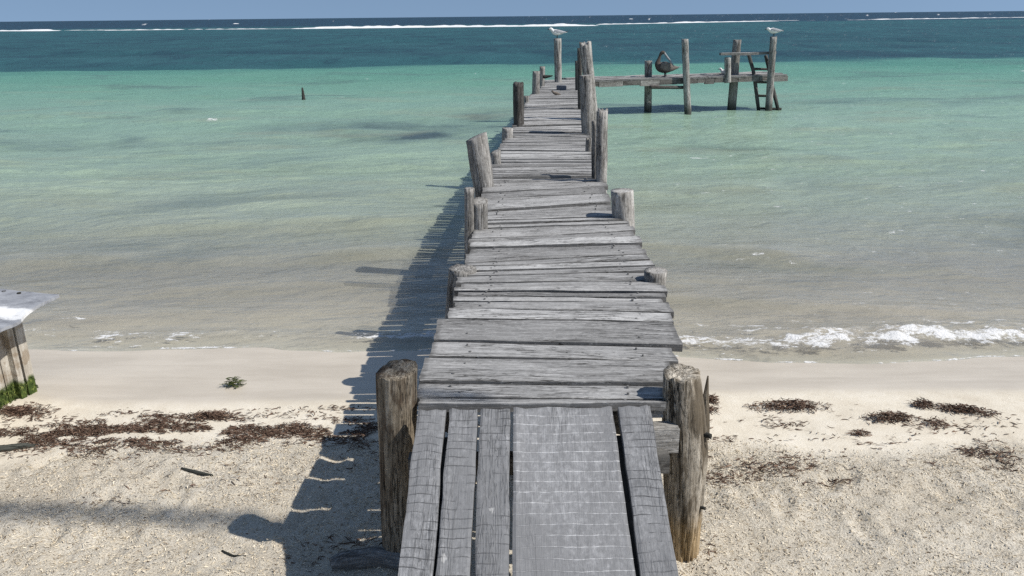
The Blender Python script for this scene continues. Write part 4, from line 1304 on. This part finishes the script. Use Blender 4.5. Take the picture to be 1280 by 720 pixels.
# driftwood
def stick(name, pts, radii, label, cat, mat='post', seed=0, na=12, nz=20, tone=.4):
    W = []
    for (px, py), r in zip(pts, radii):
        c = at(px, py, -.02); c[2] = float(ground_z(c[0], c[1])) + r * .6; W.append(c)
    mb = MB(); log(mb, W, radii, tone, na, nz, .12, .08, seed=seed)
    o = mb.build(name, M[mat], None, True); tag(o, label, cat); return o


stick('driftwood_branch', [(-40, 563), (5, 559.5), (30, 556.5), (44, 555.5)], [.028, .026, .022, .012], 'grey driftwood branch half buried in the dark wrack at the left edge', 'driftwood', seed=2, nz=30)
stick('driftwood_stick', [(228, 592), (246, 595), (268, 597)], [.008, .013, .005], 'small dark stick on the pale sand below the wrack', 'driftwood', 'beam', 4, 10, 16, .2)
stick('driftwood_stick', [(278, 693), (292, 697), (308, 702)], [.005, .006, .003], 'thin twig on the sand below the shadow tip of the post', 'driftwood', 'beam', 6, 8, 14, .2)
stick('driftwood_log', [(414, 716), (430, 712), (470, 711), (560, 722)], [.035, .05, .055, .05], 'grey log lying on the sand in the shade at the foot of the ramp', 'driftwood', 'drift', 8, 24, 40, .3)

# ------------------------------------------------------------------ coconut palm on the beach behind, to the right
PX, PYY, PH = 3.05, 1.40, 9.1
palm = empty('palm_tree', (5.2, .3, float(ground_z(5.2, .3))))
tag(palm, 'tall coconut palm on the beach right of the pier whose fronds shade the sand', 'tree')
mb = MB()
log(mb, [(5.2, .3, .0), (4.7, .5, 2.4), (4.05, .85, 5), (3.45, 1.2, 7.4), (PX, PYY, PH)], [.20, .15, .13, .12, .11], .5, 18, 70, .06, .02, seed=5)
mb.build('trunk', M['palm_trunk'], palm, True)


def frond(az, L, el, droop, seed, lf=.20):
    rs = np.random.default_rng(seed); mb = MB()
    pts = []; p = np.array([PX, PYY, PH - .05]); e = el; n = 26
    for i in range(n):
        pts.append(p.copy()); d_ = np.array([math.cos(az) * math.cos(e), math.sin(az) * math.cos(e), math.sin(e)])
        p = p + d_ * L / n; e -= droop / n
    log(mb, pts, list(np.linspace(.03, .006, n)), .5, 6, n, 0, 0)
    for i in range(3, n):
        for h_ in (0, .5):
            t = (i + h_) / n; c = pts[i] + (pts[min(i + 1, n - 1)] - pts[i]) * h_
            tg = pts[min(i + 1, n - 1)] - pts[i - 1]; tg /= np.linalg.norm(tg)
            sd = np.cross(tg, (0, 0, 1)); sd /= np.linalg.norm(sd)
            ll = L * lf * math.sin(math.pi * min(1, .15 + .85 * t)) ** .6 + .06
            for s_ in (-1, 1):
                dv = sd * s_ * .8 + tg * .7 + np.array([0, 0, -.55 + rs.normal(0, .12)]); dv /= np.linalg.norm(dv)
                w_ = tg * .022; q = c + dv * ll * rs.uniform(.8, 1.1)
                mid_ = c + dv * ll * .5 + np.array([0, 0, .02])
                mb.add([c - w_, c + w_, mid_ + w_, mid_ - w_, q], [(0, 1, 2, 3), (3, 2, 4)])
    mb.build('frond', M['palm_leaf'], palm)


for i, (azd, L, el, dr) in enumerate(((4, 3.6, .35, 1.5), (-24, 2.6, .1, 1.4), (120, 2.4, .8, 2.2), (128, 3.2, .3, 1.9), (155, 3.3, .5, 2.1), (180, 3.2, .2, 1.7), (205, 3.3, .6, 2.2), (232, 3.2, .3, 1.8),
                                      (258, 3.1, .5, 2.1), (285, 3.0, .2, 1.8), (310, 2.8, .6, 2.4), (170, 2.6, 1.0, 2.0), (240, 2.5, 1.1, 2.1))):
    frond(math.radians(azd), L, el, dr, 700 + i, .07 if i < 2 else .20)

# ------------------------------------------------------------------ light, sky, camera
SUN = Vector((.556, -.18, .63)).normalized()
sl = bpy.data.lights.new('sun', 'SUN'); sl.energy = 4.5; sl.angle = math.radians(.53); sl.color = (1.0, .955, .89)
so = bpy.data.objects.new('sun', sl); COL.objects.link(so); so.rotation_euler = SUN.to_track_quat('Z', 'Y').to_euler(); so.location = (20, -8, 30)

w = bpy.data.worlds.new('World'); scene.world = w; w.use_nodes = True
nt = w.node_tree
for n in list(nt.nodes): nt.nodes.remove(n)
sky = nt.nodes.new('ShaderNodeTexSky'); sky.sky_type = 'NISHITA'; sky.sun_disc = False
sky.sun_elevation = math.asin(SUN.z); sky.sun_rotation = math.atan2(SUN.x, SUN.y)
sky.altitude = 0; sky.air_density = 1.0; sky.dust_density = .2; sky.ozone_density = 2.5
bg = nt.nodes.new('ShaderNodeBackground'); bg.inputs['Strength'].default_value = .118
ow = nt.nodes.new('ShaderNodeOutputWorld')
tint = nt.nodes.new('ShaderNodeMix'); tint.data_type = 'RGBA'; tint.blend_type = 'MULTIPLY'; tint.inputs[0].default_value = 1.0
tint.inputs[7].default_value = (1.06, .99, .90, 1)
tcw = nt.nodes.new('ShaderNodeTexCoord')
vm = nt.nodes.new('ShaderNodeVectorMath'); vm.operation = 'MULTIPLY_ADD'; vm.inputs[1].default_value = (1, 1, .80); vm.inputs[2].default_value = (0, 0, .30)
vn = nt.nodes.new('ShaderNodeVectorMath'); vn.operation = 'NORMALIZE'
nt.links.new(tcw.outputs['Generated'], vm.inputs[0]); nt.links.new(vm.outputs[0], vn.inputs[0]); nt.links.new(vn.outputs[0], sky.inputs['Vector'])
nt.links.new(sky.outputs[0], tint.inputs[6]); nt.links.new(tint.outputs[2], bg.inputs[0]); nt.links.new(bg.outputs[0], ow.inputs[0])

cam = bpy.data.cameras.new('camera'); co = bpy.data.objects.new('camera', cam); COL.objects.link(co)
cam.sensor_width = 36; cam.lens = FPX / 1280 * 36; cam.clip_start = .05; cam.clip_end = 60000
Mx = Matrix(((_R[0], -_D[0], -_F[0], CAM[0]), (_R[1], -_D[1], -_F[1], CAM[1]), (_R[2], -_D[2], -_F[2], CAM[2]), (0, 0, 0, 1)))
co.matrix_world = Mx
scene.camera = co
scene.render.resolution_x = 1024; scene.render.resolution_y = 576
scene.view_settings.view_transform = 'Standard'; scene.view_settings.look = 'None'
scene.view_settings.exposure = .13; scene.view_settings.gamma = 1
scene.view_settings.use_curve_mapping = False
scene.cycles.max_bounces = 6; scene.cycles.transparent_max_bounces = 8
scene.cycles.use_denoising = False
